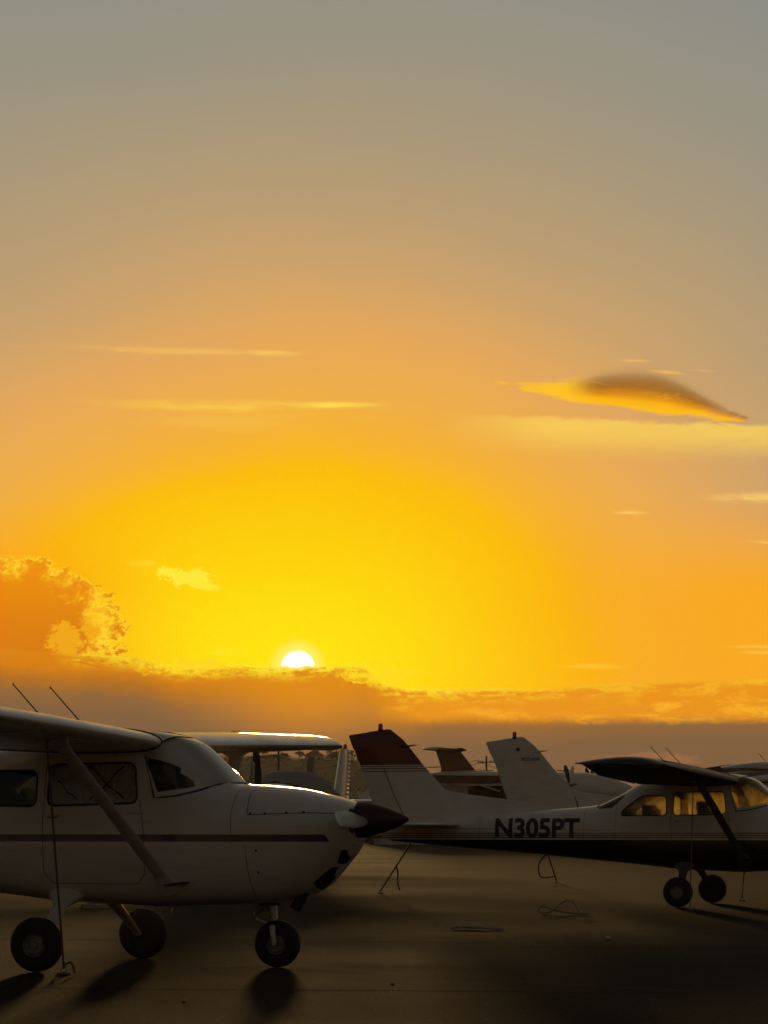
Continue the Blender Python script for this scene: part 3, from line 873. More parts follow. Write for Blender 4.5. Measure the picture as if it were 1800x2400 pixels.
    if prop:
        so = obj('spinner', lathe(sp, 'x', 40, (0, 0, 1.235)), spin, T, 60)
        for q in (0, 1):
            aa = prop_angle + math.pi * q
            L = []
            for r_, ch, pitch, th in ((0.10, 0.085, 50, .05), (0.16, 0.115, 46, .034), (0.30, 0.15, 38, .024), (0.5, 0.16, 30, .018), (0.7, 0.15, 25, .014), (0.86, 0.13, 22, .011), (0.93, 0.105, 21, .009), (0.955, 0.06, 20, .006)):
                ring = []
                for k in range(16):
                    an = 2 * math.pi * k / 16
                    u = math.cos(an) * ch / 2; v = math.sin(an) * th / 2 * (1 + 0.5 * math.cos(an))
                    pr = R(pitch)
                    tang = u * math.cos(pr) - v * math.sin(pr)
                    axl = u * math.sin(pr) + v * math.cos(pr)
                    # blade along radius r_, tangential and axial offsets
                    yy = r_ * math.cos(aa) - tang * math.sin(aa); zz = r_ * math.sin(aa) + tang * math.cos(aa)
                    ring.append((0.985 + axl, yy, 1.235 + zz))
                L.append(ring)
            obj('propeller_blade', fixn(rings(L)), blade_mat() if prop_white else M_black, so, 50)
    for s in (-1, 1):
        e = bmesh.new()
        L = []
        for k, (rr, xx) in enumerate(((1.0, 0.899), (0.96, 0.912), (0.80, 0.916), (0.74, 0.90), (0.7, 0.86))):
            L.append([(xx + 0.0, s * (0.215 + 0.088 * rr * math.cos(t)), 1.225 + 0.105 * rr * math.sin(t) * (1 if True else 0)) for t in np.linspace(0, 2 * math.pi, 20, endpoint=False)])
        obj('air_intake', fixn(rings(L, True, False, True)), M_black, T, 50)
    # exhaust and nose gear
    obj('exhaust_pipe', tube([(0.50, -0.14, 0.70), (0.46, -0.145, 0.60), (0.40, -0.15, 0.488)], [.045, .045, .045], 16), M_black, T)
    ng = obj('nose_gear_leg', tube([(0.13, 0, 0.60), (0.15, 0, 0.50), (0.165, 0, 0.40)], [.05, .045, .038], 14), M_alu, T)
    obj('oleo_strut', tube([(0.163, 0, 0.41), (0.185, 0, 0.30)], .026, 12), M_alu, ng)
    b = bmesh.new()
    for s in (-1, 1):
        tube([(0.172, s * 0.02, 0.36), (0.178, s * 0.075, 0.345), (0.185, s * 0.092, 0.29), (0.20, s * 0.092, 0.205)], [.028, .027, .024, .022], 10, b, flat=0.6)
    tube([(0.20, -0.11, 0.20), (0.20, 0.11, 0.20)], .017, 10, b)
    obj('fork', b, M_alu, ng)
    b = tube([(0.15, -0.03, 0.50), (0.03, -0.03, 0.455), (0.01, -0.03, 0.43)], .02, 8)
    tube([(0.01, -0.03, 0.43), (0.02, -0.02, 0.40), (0.155, -0.02, 0.355)], .013, 8, b)
    tube([(0.03, -0.06, 0.475), (0.14, -0.06, 0.51)], .028, 8, b)
    obj('shimmy_damper', b, M_alu, ng)
    b = box((0.13, 0, 0.535), (0.16, 0.14, 0.035), None, 0.01)
    obj('gear_collar', b, M_black, ng)
    wheel(T, (0.20, 0, 0.198), 0.198, 0.135, 'nose_wheel', -1, hi)
    if hi:
        # panel joints, latches, step, drain
        obj('panel_seam', ribbon([(0.085, 1.46), (0.09, 1.275), (0.30, 1.281), (0.60, 1.292), (0.845, 1.285)], 0.006, 0.0015, -1), M_seam, T, 0)
        obj('panel_seam', ribbon([(0.075, 1.02), (0.10, 0.80), (0.13, 0.60)], 0.005, 0.0015, -1), M_seam, T, 0)
        obj('panel_seam', ribbon([(-0.02, 1.50), (-0.05, 1.30), (-0.04, 1.02)], 0.004, 0.0015, -1), M_seam, T, 0)
        obj('panel_seam', ribbon([(-1.70, 1.72), (-1.72, 1.25), (-1.70, 0.80), (-1.62, 0.70), (-0.86, 0.70), (-0.79, 0.78), (-0.80, 1.10), (-0.845, 1.40)], 0.006, 0.0015, -1), M_seam, T, 0)
        for xs_ in (-3.10, -3.95, -4.80, -5.45):
            zt_, zb_ = fus(xs_)[0] - .03, fus(xs_)[1] + .04
            obj('panel_seam', ribbon([(xs_, zt_), (xs_, (zt_ + zb_) / 2), (xs_, zb_)], 0.004, 0.002, -1), M_seam, T, 0)
        obj('panel_seam', ribbon([(-2.62, 1.13), (-4.0, 1.15), (-5.9, 1.165)], 0.004, 0.002, -1), M_seam, T, 0)
        obj('panel_seam', ribbon([(-0.80, 1.29), (-0.95, 1.288)], 0.005, 0.002, -1), M_seam, T, 0)
        obj('panel_seam', ribbon([(-2.58, 1.55), (-2.62, 0.72)], 0.004, 0.0015, -1), M_seam, T, 0)
        for (x, z) in ((0.17, 0.98), (0.185, 0.80), (0.115, 1.284), (0.24, 1.285), (0.42, 1.29), (0.56, 1.295)):
            y = -fus_y(x, z)
            obj('latch', lathe([(0.011, -0.002), (0.011, 0.003), (0.006, 0.005)], 'y', 10, (x, y - 0.002, z)), M_seam, T)
        obj('door_handle', box((-1.62, -fus_y(-1.62, 1.27) - 0.012, 1.265), (0.10, 0.022, 0.028), None, 0.008), M_alu, T)
        obj('step', box((-0.50, -fus_y(-0.50, 0.71) - 0.05, 0.705), (0.19, 0.12, 0.016), None, 0.006, Matrix.Rotation(R(-7), 3, 'Y')), M_black, T)
        obj('belly_aerial', tube([(-0.66, -0.12, 0.53), (-0.69, -0.12, 0.47), (-0.70, -0.12, 0.43)], [.045, .035, .02], 8, flat=0.3), M_white, T)
        # chin opening and landing light
        cm = cut(fus_mesh(0.3, 0.905, 0.05, 40, 0.003, False), roundpoly([(0.872, 0.985), (0.842, 0.985), (0.785, 0.875), (0.80, 0.865), (0.84, 0.90)], 0.01, 2), True, -1)
        obj('landing_light', cm, M_black, T)
        cm = cut(fus_mesh(0.3, 0.905, 0.05, 40, 0.003, False), roundpoly([(0.775, 0.845), (0.745, 0.84), (0.60, 0.715), (0.60, 0.65), (0.66, 0.68)], 0.01, 2), True, -1)
        obj('cowl_flap', cm, M_black, T)
    if text: registration(T, text)
    return T


def blade_mat():
    if 'blade' in MATS: return MATS['blade']
    m = bpy.data.materials.new('propeller_paint')
    m.use_nodes = True
    w = NB(m.node_tree)
    b = m.node_tree.nodes['Principled BSDF']
    tc = w.n('ShaderNodeTexCoord')
    sp = w.n('ShaderNodeSeparateXYZ'); w.link(tc.outputs['Object'], sp.inputs[0])
    rr = w.m('SQRT', w.m('ADD', w.m('POWER', sp.outputs[1], 2.0), w.m('POWER', w.m('SUBTRACT', sp.outputs[2], 1.235), 2.0)))
    col = w.ramp(rr, [(0.0, (0.34, 0.34, 0.32)), (0.82, (0.34, 0.34, 0.32)), (0.821, (0.30, 0.29, 0.28)), (0.85, (0.30, 0.29, 0.28)), (0.851, (0.55, 0.55, 0.53)), (1.0, (0.55, 0.55, 0.53))], 'CONSTANT')
    w.link(col, b.inputs['Base Color'])
    b.inputs['Roughness'].default_value = 0.4
    MATS['blade'] = m
    return m


def wheel(T, at, r, wd, name, s, bolts=False):
    t = r * 0.46
    prof = []
    ro, ri = r, r * 0.46
    n = 18
    h = wd / 2
    cx = (ro + ri) / 2; rr = (ro - ri) / 2
    pr = []
    for k in range(n + 1):
        a = math.pi * k / n
        # superellipse section, inner side to outer side
        ca, sa = math.cos(a), math.sin(a)
        yy = -h * math.copysign(abs(ca) ** 0.75, ca)
        xx = ri + (ro - ri) * (abs(sa) ** 0.62)
        pr.append((xx, yy))
    W = obj(name, lathe([(ri * 0.98, -h * 0.8)] + pr + [(ri * 0.98, h * 0.8)], 'y', 40, at, capped=False), M_tyre, T, 50)
    hb = [(0.004, h * 0.60), (r * .10, h * 0.60), (r * .12, h * .46), (r * .24, h * .40), (r * .27, h * .62), (r * .33, h * .62), (r * .36, h * .45), (r * .43, h * .60), (r * .475, h * .86), (r * .49, h * .84), (r * .47, h * .4), (r * .47, -h * .4), (r * .49, -h * .84), (r * .475, -h * .86), (r * .42, -h * .5), (r * .1, -h * .45), (0.004, -h * .45)]
    hub = obj('rim', lathe([(a, b * s) for a, b in hb], 'y', 32, at), M_hub, W, 40)
    obj('brake_disc', lathe([(r * .475, -h * .80 * s), (r * .45, -h * .90 * s), (r * .14, -h * .90 * s), (r * .12, -h * 1.02 * s), (.004, -h * 1.02 * s)], 'y', 28, at), M_black, W, 40)
    if not bolts: return
    for k in range(6):
        a = 2 * math.pi * k / 6 + 0.3
        obj('bolt', lathe([(0.008, 0), (0.008, 0.012), (0.004, 0.015)] if s > 0 else [(0.004, -0.015), (0.008, -0.012), (0.008, 0)], 'y', 8, (at[0] + math.cos(a) * r * .30, at[1] + s * h * .62, at[2] + math.sin(a) * r * .30)), M_hub, W)


def registration(T, text, x0=-4.545, x1=-3.165, z0=1.010, z1=1.318, side=-1, name='registration_letters', mat=None, plane_y=None):
    cu = bpy.data.curves.new('tmp_text', 'FONT')
    cu.body = text
    cu.size = 1.0
    cu.offset = 0.034
    cu.resolution_u = 6
    ob = bpy.data.objects.new('tmp_text', cu)
    C.objects.link(ob)
    dg = bpy.context.evaluated_depsgraph_get()
    me = bpy.data.meshes.new_from_object(ob.evaluated_get(dg))
    bpy.data.objects.remove(ob)
    bm = bmesh.new(); bm.from_mesh(me)
    bmesh.ops.remove_doubles(bm, verts=bm.verts, dist=1e-4)
    xs = [v.co.x for v in bm.verts]; ys = [v.co.y for v in bm.verts]
    for v in bm.verts:
        u = (v.co.x - min(xs)) / (max(xs) - min(xs)); q = (v.co.y - min(ys)) / (max(ys) - min(ys))
        v.co = Vector((x0 + (x1 - x0) * u, 0, z0 + (z1 - z0) * q))
    for k in range(1, 16):
        bmesh.ops.bisect_plane(bm, geom=bm.verts[:] + bm.edges[:] + bm.faces[:], dist=1e-6, plane_co=(0, 0, z0 + (z1 - z0) * k / 16), plane_no=(0, 0, 1))
    for k in range(1, 24):
        bmesh.ops.bisect_plane(bm, geom=bm.verts[:] + bm.edges[:] + bm.faces[:], dist=1e-6, plane_co=(x0 + (x1 - x0) * k / 24, 0, 0), plane_no=(1, 0, 0))
    for v in bm.verts:
        v.co.y = side * ((fus_y(v.co.x, v.co.z) + 0.004) if plane_y is None else plane_y)
    obj(name, bm, mat or pbr('letter_black', (0.022, 0.016, 0.018), 0.5), T, 0)


# ------------------------------------------------------------------ ground
def ground_mat():
    m = bpy.data.materials.new('worn_asphalt')
    m.use_nodes = True
    w = NB(m.node_tree)
    b = m.node_tree.nodes['Principled BSDF']
    tc = w.n('ShaderNodeTexCoord')
    P = tc.outputs['Object']
    sp = w.n('ShaderNodeSeparateXYZ'); w.link(P, sp.inputs[0])
    big = w.noise(P, 0.16, 5.0, 0.6, 0.4)
    mid = w.noise(w.vec(sp.outputs[0], w.m('MULTIPLY', sp.outputs[1], 0.30), 0.0), 0.9, 6.0, 0.62, 0.3)
    fine = w.noise(P, 70.0, 4.0, 0.7)
    f = w.m('ADD', w.m('ADD', w.m('MULTIPLY', big, 0.42), w.m('MULTIPLY', mid, 0.42)), w.m('MULTIPLY', fine, 0.16))
    col = w.ramp(f, [(0.34, (0.014, 0.0112, 0.0070)), (0.5, (0.024, 0.0192, 0.0120)), (0.66, (0.037, 0.0296, 0.0185))])
    v = w.n('ShaderNodeTexVoronoi'); v.inputs['Scale'].default_value = 38.0
    w.link(P, v.inputs['Vector'])
    sepc = w.n('ShaderNodeSeparateColor'); w.link(v.outputs['Color'], sepc.inputs[0])
    peb = w.m('MULTIPLY', w.ss(sepc.outputs[0], 0.972, 0.99), w.ss(v.outputs['Distance'], 0.32, 0.22))
    col = w.mix(peb, col, (0.26, 0.24, 0.21, 1))
    w.link(col, b.inputs['Base Color'])
    b.inputs['Specular IOR Level'].default_value = 0.03
    w.link(w.ss(big, 0.3, 0.7, 0.85, 0.97), b.inputs['Roughness'])
    bp = w.n('ShaderNodeBump'); bp.inputs['Strength'].default_value = 0.7; bp.inputs['Distance'].default_value = 0.012
    w.link(w.m('ADD', fine, w.m('MULTIPLY', mid, 0.8)), bp.inputs['Height'])
    w.link(bp.outputs[0], b.inputs['Normal'])
    return m


def ground():
    bm = bmesh.new()
    S = [-1100, -600, -200, -60, -20, 0, 20, 60, 200, 600, 1100]
    V = [[bm.verts.new((x, y, 0)) for y in S] for x in S]
    for i in range(len(S) - 1):
        for j in range(len(S) - 1):
            bm.faces.new((V[i][j], V[i + 1][j], V[i + 1][j + 1], V[i][j + 1]))
    o = obj('ground', bm, ground_mat(), None, 0)
    tag(o, kind='structure')
    # joints, cracks and faded painted lines, as thin raised strips
    mj = pbr('pale_joint_filler', (0.050, 0.040, 0.027), 0.9, spec=0.05, var=0.5, vscale=3.0)
    mt = pbr('black_crack_filler', (0.008, 0.0075, 0.006), 0.95, spec=0.02)
    def strip(name, pts, wd, mat, h=0.004, jag=0.0, label=None):
        bm = bmesh.new()
        P = []
        for a, b in zip(pts[:-1], pts[1:]):
            n = max(1, int(math.dist(a, b) / 0.35))
            for k in range(n): P.append(Vector((a[0] + (b[0] - a[0]) * k / n, a[1] + (b[1] - a[1]) * k / n, 0)))
        P.append(Vector((*pts[-1], 0)))
        A, T_, B = [], [], []
        for i, p in enumerate(P):
            d = (P[min(i + 1, len(P) - 1)] - P[max(i - 1, 0)]).normalized()
            nn = Vector((-d.y, d.x, 0))
            p = p + nn * random.uniform(-jag, jag)
            ww = wd * random.uniform(0.7, 1.2)
            A.append(bm.verts.new(p - nn * ww / 2 + Vector((0, 0, 0.0005)))); T_.append(bm.verts.new(p + Vector((0, 0, h)))); B.append(bm.verts.new(p + nn * ww / 2 + Vector((0, 0, 0.0005))))
        for i in range(len(P) - 1):
            bm.faces.new((A[i], A[i + 1], T_[i + 1], T_[i])); bm.faces.new((T_[i], T_[i + 1], B[i + 1], B[i]))
        o = obj(name, fixn(bm), mat, None, 80)
        tag(o, kind='structure')
    def along(p, d, a, b): return [(p[0] + d[0] * t, p[1] + d[1] * t) for t in (a, b)]
    D = (0.70, -0.714)
    strip('pavement_joint', along((-0.02, 23.08), D, -4.2, 3.2), 0.035, mj, 0.002, 0.012)
    strip('pavement_joint', along((0.0, 36.6), D, -10, 9), 0.05, mj, 0.002, 0.02)
    strip('pavement_joint', along((-0.6, 55.8), D, -12, 14), 0.08, mj, 0.003, 0.03)
    strip('pavement_joint', along((1.4, 94.0), D, -20, 25), 0.14, mj, 0.003, 0.03)
    strip('pavement_crack', [(-4.2, 21.6), (-1.5, 20.9), (0.4, 20.75), (3.5, 20.2)], 0.025, mt, 0.002, 0.05)
    strip('pavement_crack', [(1.3, 28.4), (3.0, 28.0), (4.6, 28.3), (7.0, 27.9)], 0.10, mt, 0.003, 0.05)
    strip('pavement_crack', [(-5, 30.5), (-1.0, 29.9), (2.2, 29.2)], 0.035, mt, 0.002, 0.06)
    strip('pavement_crack', [(-2, 43), (2.5, 41.5), (6, 41.9), (9, 41)], 0.05, mt, 0.002, 0.06)


ground()

# ------------------------------------------------------------------ hills far behind
def hills():
    m = pbr('dry_scrub_slope', (0.085, 0.078, 0.032), 0.95, var=0.22, vscale=0.02)
    bm = bmesh.new()
    nx, ny = 120, 14
    rng = random.Random(3)
    ph = [rng.uniform(0, 6.28) for _ in range(8)]
    def H(x, t):
        ridge = np.interp(x, [-900, -300, -40, -10, 0, 20, 50, 110, 300, 900], [26, 24, 22.4, 21.6, 20.6, 15.5, 14.0, 13.0, 13.0, 15])
        wob = sum(math.sin(x * 0.021 * (k + 1) ** 1.4 + ph[k]) * 0.5 / (k + 1) for k in range(8))
        return (ridge + wob) * math.sin(min(1, t) * math.pi / 2) ** 1.2
    V = []
    for i in range(nx + 1):
        x = -900 + 1800 * i / nx
        V.append([bm.verts.new((x, 640 + 300 * j / ny, H(x, j / ny * 1.25) - 0.3)) for j in range(ny + 1)])
    for i in range(nx):
        for j in range(ny):
            bm.faces.new((V[i][j], V[i + 1][j], V[i + 1][j + 1], V[i][j + 1]))
    tag(obj('hills', fixn(bm), m, None, 80), kind='structure')
    return H


HILL = hills()


# ------------------------------------------------------------------ the high-wing airplanes
FG = dict(loc=(-1.089, 24.308, 0), yaw=0.2647)
RT = dict(loc=(6.124, 43.233, 0), yaw=0.3155)


def at(P, X, Y, Z, sc=1.0):
    c, s = math.cos(P['yaw']), math.sin(P['yaw'])
    return Vector((P['loc'][0] + (X * c + Y * s) * sc, P['loc'][1] + (-X * s + Y * c) * sc, Z * sc))


high_wing_airplane('white high-wing airplane in the foreground with a purple-grey side stripe and pointed maroon spinner', FG['loc'], FG['yaw'], paint=M_fg, shades=True)
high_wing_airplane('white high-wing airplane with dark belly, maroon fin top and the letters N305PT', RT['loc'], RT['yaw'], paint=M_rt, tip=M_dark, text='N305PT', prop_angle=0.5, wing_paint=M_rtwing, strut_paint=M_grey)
SK = dict(loc=(9.39, 54.54, 0), yaw=0.26)
sk = high_wing_airplane('white airplane with small dark roundel on its all-white fin, behind the dark-bellied one', SK['loc'], SK['yaw'], 1.085, detail=1, prop_angle=0.9)
registration(sk, 'SKYLANE', -6.37, -6.02, 2.285, 2.345, -1, 'fin_lettering', pbr('faded_grey_letters', (0.16, 0.15, 0.14), 0.6), 0.045)
obj('fin_roundel', lathe([(0.034, -0.050), (0.034, -0.046)], 'y', 24, (-6.43, 0, 2.49)), M_black, sk)
high_wing_airplane('distant parked airplane whose dark fin top shows over the dark-bellied one, nearer the picture centre', (15.2, 71.8, 0), 0.3155, 1.03, paint=M_maroon, detail=1, group='distant airplanes at the right', lens=False)
high_wing_airplane('distant parked airplane whose square fin top shows at the right edge', (18.9, 84.5, 0), 0.3155, 1.15, paint=pbr('grey_paint', (0.2, 0.19, 0.17), 0.4), detail=1, group='distant airplanes at the right', lens=False)


# ------------------------------------------------------------------ low-wing airplanes seen nose-on
def low_wing_airplane(label, loc, yaw, scale=1.0, cover=None, fin_mat=None, ribs=False, fin_h=2.52, beacon=False, group=None, track=1.0, drop=0.0):
    T = thing('low_wing_airplane', label, 'airplane', loc, -yaw, scale, group)
    st = [(1.05, 1.22, 0.92, .20, 1.07), (0.9, 1.34, 0.82, .33, 1.08), (0.4, 1.44, 0.68, .48, 1.08), (0, 1.48, 0.62, .54, 1.07), (-0.5, 1.50, 0.60, .57, 1.06), (-1.6, 1.50, 0.60, .57, 1.06), (-2.6, 1.46, 0.66, .50, 1.08), (-4.0, 1.38, 0.84, .32, 1.12), (-5.6, 1.28, 1.0, .12, 1.15), (-6.15, 1.24, 1.08, .04, 1.16)]
    L = []
    for x, zt, zb, w_, zm in st:
        ring = []
        for k in range(24):
            a = 2 * math.pi * k / 24
            s_, c_ = math.sin(a), math.cos(a)
            y = w_ * math.copysign(abs(s_) ** 0.75, s_)
            z = zm + ((zt - zm) if c_ > 0 else (zm - zb)) * math.copysign(abs(c_) ** 0.75, c_)
            ring.append((x, y, z))
        L.append(ring)
    obj('fuselage', fixn(rings(L)), M_white, T, 45)
    # cabin: glazed top, with or without a canvas cover
    def cab(o, cm, nm, wrinkle=0.0):
        sc_ = [(-0.15, 1.46, .50), (-0.45, 1.62, .50), (-0.9, 1.93, .47), (-1.3, 2.02, .46), (-1.9, 2.00, .45), (-2.5, 1.80, .41), (-3.0, 1.52, .36)]
        xs = np.linspace(-3.0, -0.15, 15)
        L = []
        for i, x in enumerate(xs):
            zt = np.interp(x, [q[0] for q in sc_[::-1]], [q[1] - drop * max(0, (q[1] - 1.46) / 0.56) for q in sc_[::-1]]) + o
            w_ = np.interp(x, [q[0] for q in sc_[::-1]], [q[2] for q in sc_[::-1]])
            ring = []
            for k in range(17):
                a = -math.pi / 2 + math.pi * k / 16
                s_, c_ = math.sin(a), max(math.cos(a), 0)
                y = (w_ + 0.10 + o) * math.copysign(abs(s_) ** 0.7, s_) * (1 - 0.22 * c_)
                z = 1.22 + (zt - 1.22) * c_ ** 0.62
                j = wrinkle * (math.sin(x * 9 + k * 1.1) + math.sin(k * 2.1 + x * 4.0)) * 0.5
                ring.append((x, y + j, z + j * 0.7))
            L.append(ring)
        return obj(nm, fixn(rings(L, False, False, False)), cm, T, 60)
    if cover:
        cab(0.035, cover, 'canvas_cover', 0.022)
        b = bmesh.new()
        tube([(-0.12, -0.62, 1.3), (-0.2, 0, 1.52), (-0.12, 0.62, 1.3)], 0.012, 6, b)
        tube([(-2.9, -0.5, 1.3), (-2.95, 0, 1.58), (-2.9, 0.5, 1.3)], 0.012, 6, b)
        obj('cover_strap', b, M_rope, T)
    else:
        c_ = cab(0.0, M_glassd, 'canopy_glass')
        b = bmesh.new()
        tube([(-0.2, 0, 1.50), (-0.9, 0, 1.96), (-1.3, 0, 2.04), (-1.9, 0, 2.02), (-2.95, 0, 1.56)], 0.03, 8, b)
        obj('canopy_frame', b, M_white, c_)
    for s in (-1, 1):
        w_ = obj('wing', wing_mesh([(0.4, -0.75, 0.82, 1.6, 2, .14), (2.0, -0.75, 0.96, 1.6, 2, .14), (4.6, -0.85, 1.2, 1.15, 0, .13), (4.85, -0.95, 1.23, 0.9, 0, .05)], s), M_white, T, 50)
        obj('stabilizer', wing_mesh([(0.05, -5.25, 1.24, .85, 0, .09), (1.5, -5.3, 1.24, .75, 0, .09), (1.66, -5.36, 1.24, .6, 0, .04)], s, m=0.0), M_white, T, 50)
        obj('main_gear_leg', tube([(-1.4, s * (track - .1), 0.82), (-1.45, s * (track - .1), 0.2)], .05, 10), M_alu, T)
        wheel(T, (-1.45, s * track, 0.2), 0.2, 0.15, 'main_wheel', s)
    fm = fin_mat or M_white
    def fr(z, x0, x1, t0, t1):
        return [(x0, 0, z), (x0 - 0.08, -t0, z), (x1, -t1, z), (x1, t1, z), (x0 - 0.08, t0, z)]
    h = fin_h
    L = [fr(z, -4.75 - 0.62 * (z - 1.2), -5.52 - 0.28 * (z - 1.2), 0.055 - 0.02 * (z - 1.2), 0.045 - 0.016 * (z - 1.2)) for z in np.linspace(1.2, h, 6)]
    fin = obj('fin', fixn(rings(L)), fm, T, 40)
    zz = np.linspace(1.1, h, 45 if ribs else 8)
    L = []
    for i, z in enumerate(zz):
        t = 0.042 - 0.014 * (z - 1.2) + (0.010 if ribs and i % 3 == 0 else 0)
        L.append(fr(z, -5.53 - 0.28 * (z - 1.2), -6.02 - 0.16 * (z - 1.2), t, 0.006 + (0.006 if ribs and i % 3 == 0 else 0)))
    obj('rudder', fixn(rings(L)), fm, T, 30)
    if beacon:
        obj('beacon', lathe([(0.03, 0.0), (0.034, 0.05), (0.022, 0.085), (0.005, 0.09)], 'z', 12, (-5.75, 0, h)), M_red, fin)
    so = obj('spinner', lathe([(0.13, 1.03), (0.12, 1.12), (0.08, 1.24), (0.02, 1.33)], 'x', 24, (0, 0, 1.07)), M_white, T, 50)
    for q in (-1, 1):
        obj('propeller_blade', tube([(1.09, 0.0, 1.07 + q * .1), (1.09, 0.02 * q, 1.07 + q * .5), (1.09, 0, 1.07 + q * .92)], [.05, .075, .05], 10, flat=0.25), M_black, so)
    obj('nose_gear_leg', tube([(0.5, 0, 0.75), (0.55, 0, 0.2)], .04, 10), M_alu, T)
    wheel(T, (0.55, 0, 0.19), 0.19, 0.13, 'nose_wheel', 1)
    return T


M_canvas = pbr('grey_canvas', (0.20, 0.185, 0.165), 0.85, var=0.15, bump=0.3, bscale=25)
M_wcanvas = pbr('white_canvas', (0.62, 0.61, 0.59), 0.7, var=0.1, bump=0.2, bscale=15)
M_darkfin = pbr('brown_fin_paint', (0.09, 0.06, 0.04), 0.5)
low_wing_airplane('low-wing airplane under a grey canvas cabin cover, its pale rudder ribbed', (-2.68, 68.4, 0), 1.762, 1.5, cover=M_canvas, ribs=True, fin_h=2.18, beacon=True, track=0.6, drop=0.34, group='nose-on airplanes beyond the foreground nose')
low_wing_airplane('low-wing airplane whose dark narrow fin rises behind the grey cabin cover', (-4.18, 87.65, 0), 1.80, 1.3, fin_mat=M_darkfin, fin_h=2.71, track=0.6, group='nose-on airplanes beyond the foreground nose')
low_wing_airplane('low-wing airplane whose dark narrow fin shows beside the far wing strut', (-3.05, 54.4, 0), 1.62, fin_mat=M_darkfin, fin_h=2.55, track=0.8, group='nose-on airplanes beyond the foreground nose')
# ------------------------------------------------------------------ hangars far across the field
def hangars():
    wall = pbr('pale_metal_wall', (.42, .41, .38), .6, var=.08)
    whit = pbr('white_metal_wall', (.66, .66, .65), .45, var=.06)
    fas = pbr('maroon_fascia', (.085, .018, .014), .5)
    ins = pbr('hangar_inside', (.05, .03, .02), .9)
    T = thing('hangar', 'open-fronted hangar with a maroon fascia and white roof edge, left of the all-white fin', 'hangar', (0, 200, 0), 0, 1.37)
    b = bmesh.new()
    box((-.6, 4, 1.55), (.12, 8, 3.1), b); box((6.3, 4, 1.55), (.12, 8, 3.1), b); box((2.85, 7.9, 1.55), (6.8, .12, 3.1), b)
    obj('wall', b, ins, T, 0)
    for x0, x1 in ((-.5, 1.08), (1.1, 2.68), (2.7, 4.28)):
        obj('door_panel', box(((x0 + x1) / 2, 0.2, 1.5), (x1 - x0, .08, 3.0)), wall, T, 0)
    obj('fascia', box((2.8, -.1, 3.33), (7.2, .2, .44)), fas, T, 0)
    L = [[(-.9, y, 3.56), (-.9, y, 3.63), (6.5, y, 3.55), (6.5, y, 3.48)] for y in (-.25, 8.3)]
    obj('roof', fixn(rings(L)), whit, T, 0)
    obj('brace', tube([(4.4, -.05, 3.16), (5.9, -.05, 2.72)], .035, 8), whit, T)
    obj('brace', tube([(4.4, -.05, 3.16), (6.4, -.05, 3.0)], .03, 8), whit, T)
    T = thing('hangar', 'long pale hangar behind the T-shaped tail, its roof a thin white line', 'hangar', (13.0, 330, 0), 0)
    obj('wall', box((0, 5, 3.4), (27, 10, 6.8)), wall, T, 0)
    obj('roof', box((0, 5, 6.92), (27.6, 10.6, .22)), whit, T, 0)
    for k in range(5):
        obj('hangar_door', box((-10.4 + k * 5.2, -.06, 2.4), (4.8, .12, 4.8)), whit, T, 0)
    T = thing('hangar', 'white round-topped hangar between the ribbed rudder and the maroon-topped fin', 'hangar', (2.6, 240, 0))
    P = [(-5, 0), (-5, 3.0)] + [(-5 + 1.5 * (1 - math.cos(a)), 3.0 + 1.35 * math.sin(a)) for a in np.linspace(0.1, math.pi / 2, 9)] + [(0, 4.75)]
    P = P + [(-x, z) for x, z in P[::-1][1:]]
    obj('shell', fixn(rings([[(x, y, z) for x, z in P] for y in (0, 14)])), whit, T, 40)
    obj('lamp', lathe([(.02, -.3), (.16, -.2), (.16, .1), (.02, .15)], 'z', 12, (-4.75, -.3, 4.05)), whit, T)
    obj('vent', lathe([(.12, 0), (.12, .2), (.2, .22), (.02, .35)], 'z', 12, (-2.6, 3, 4.68)), M_black, T)
    b_ = obj('awning', box((0, -1.2, 2.72), (10.4, 2.4, .12)), whit, T, 0)
    obj('door_panel', box((-2.5, -.08, 1.3), (4.6, .12, 2.6)), ins, T, 0)
    obj('door_panel', box((2.5, -.08, 1.3), (4.6, .12, 2.6)), ins, T, 0)
    for z in (1.9, 2.3): obj('rail', box((0, -.2, z), (10.2, .1, .08)), whit, T, 0)


hangars()

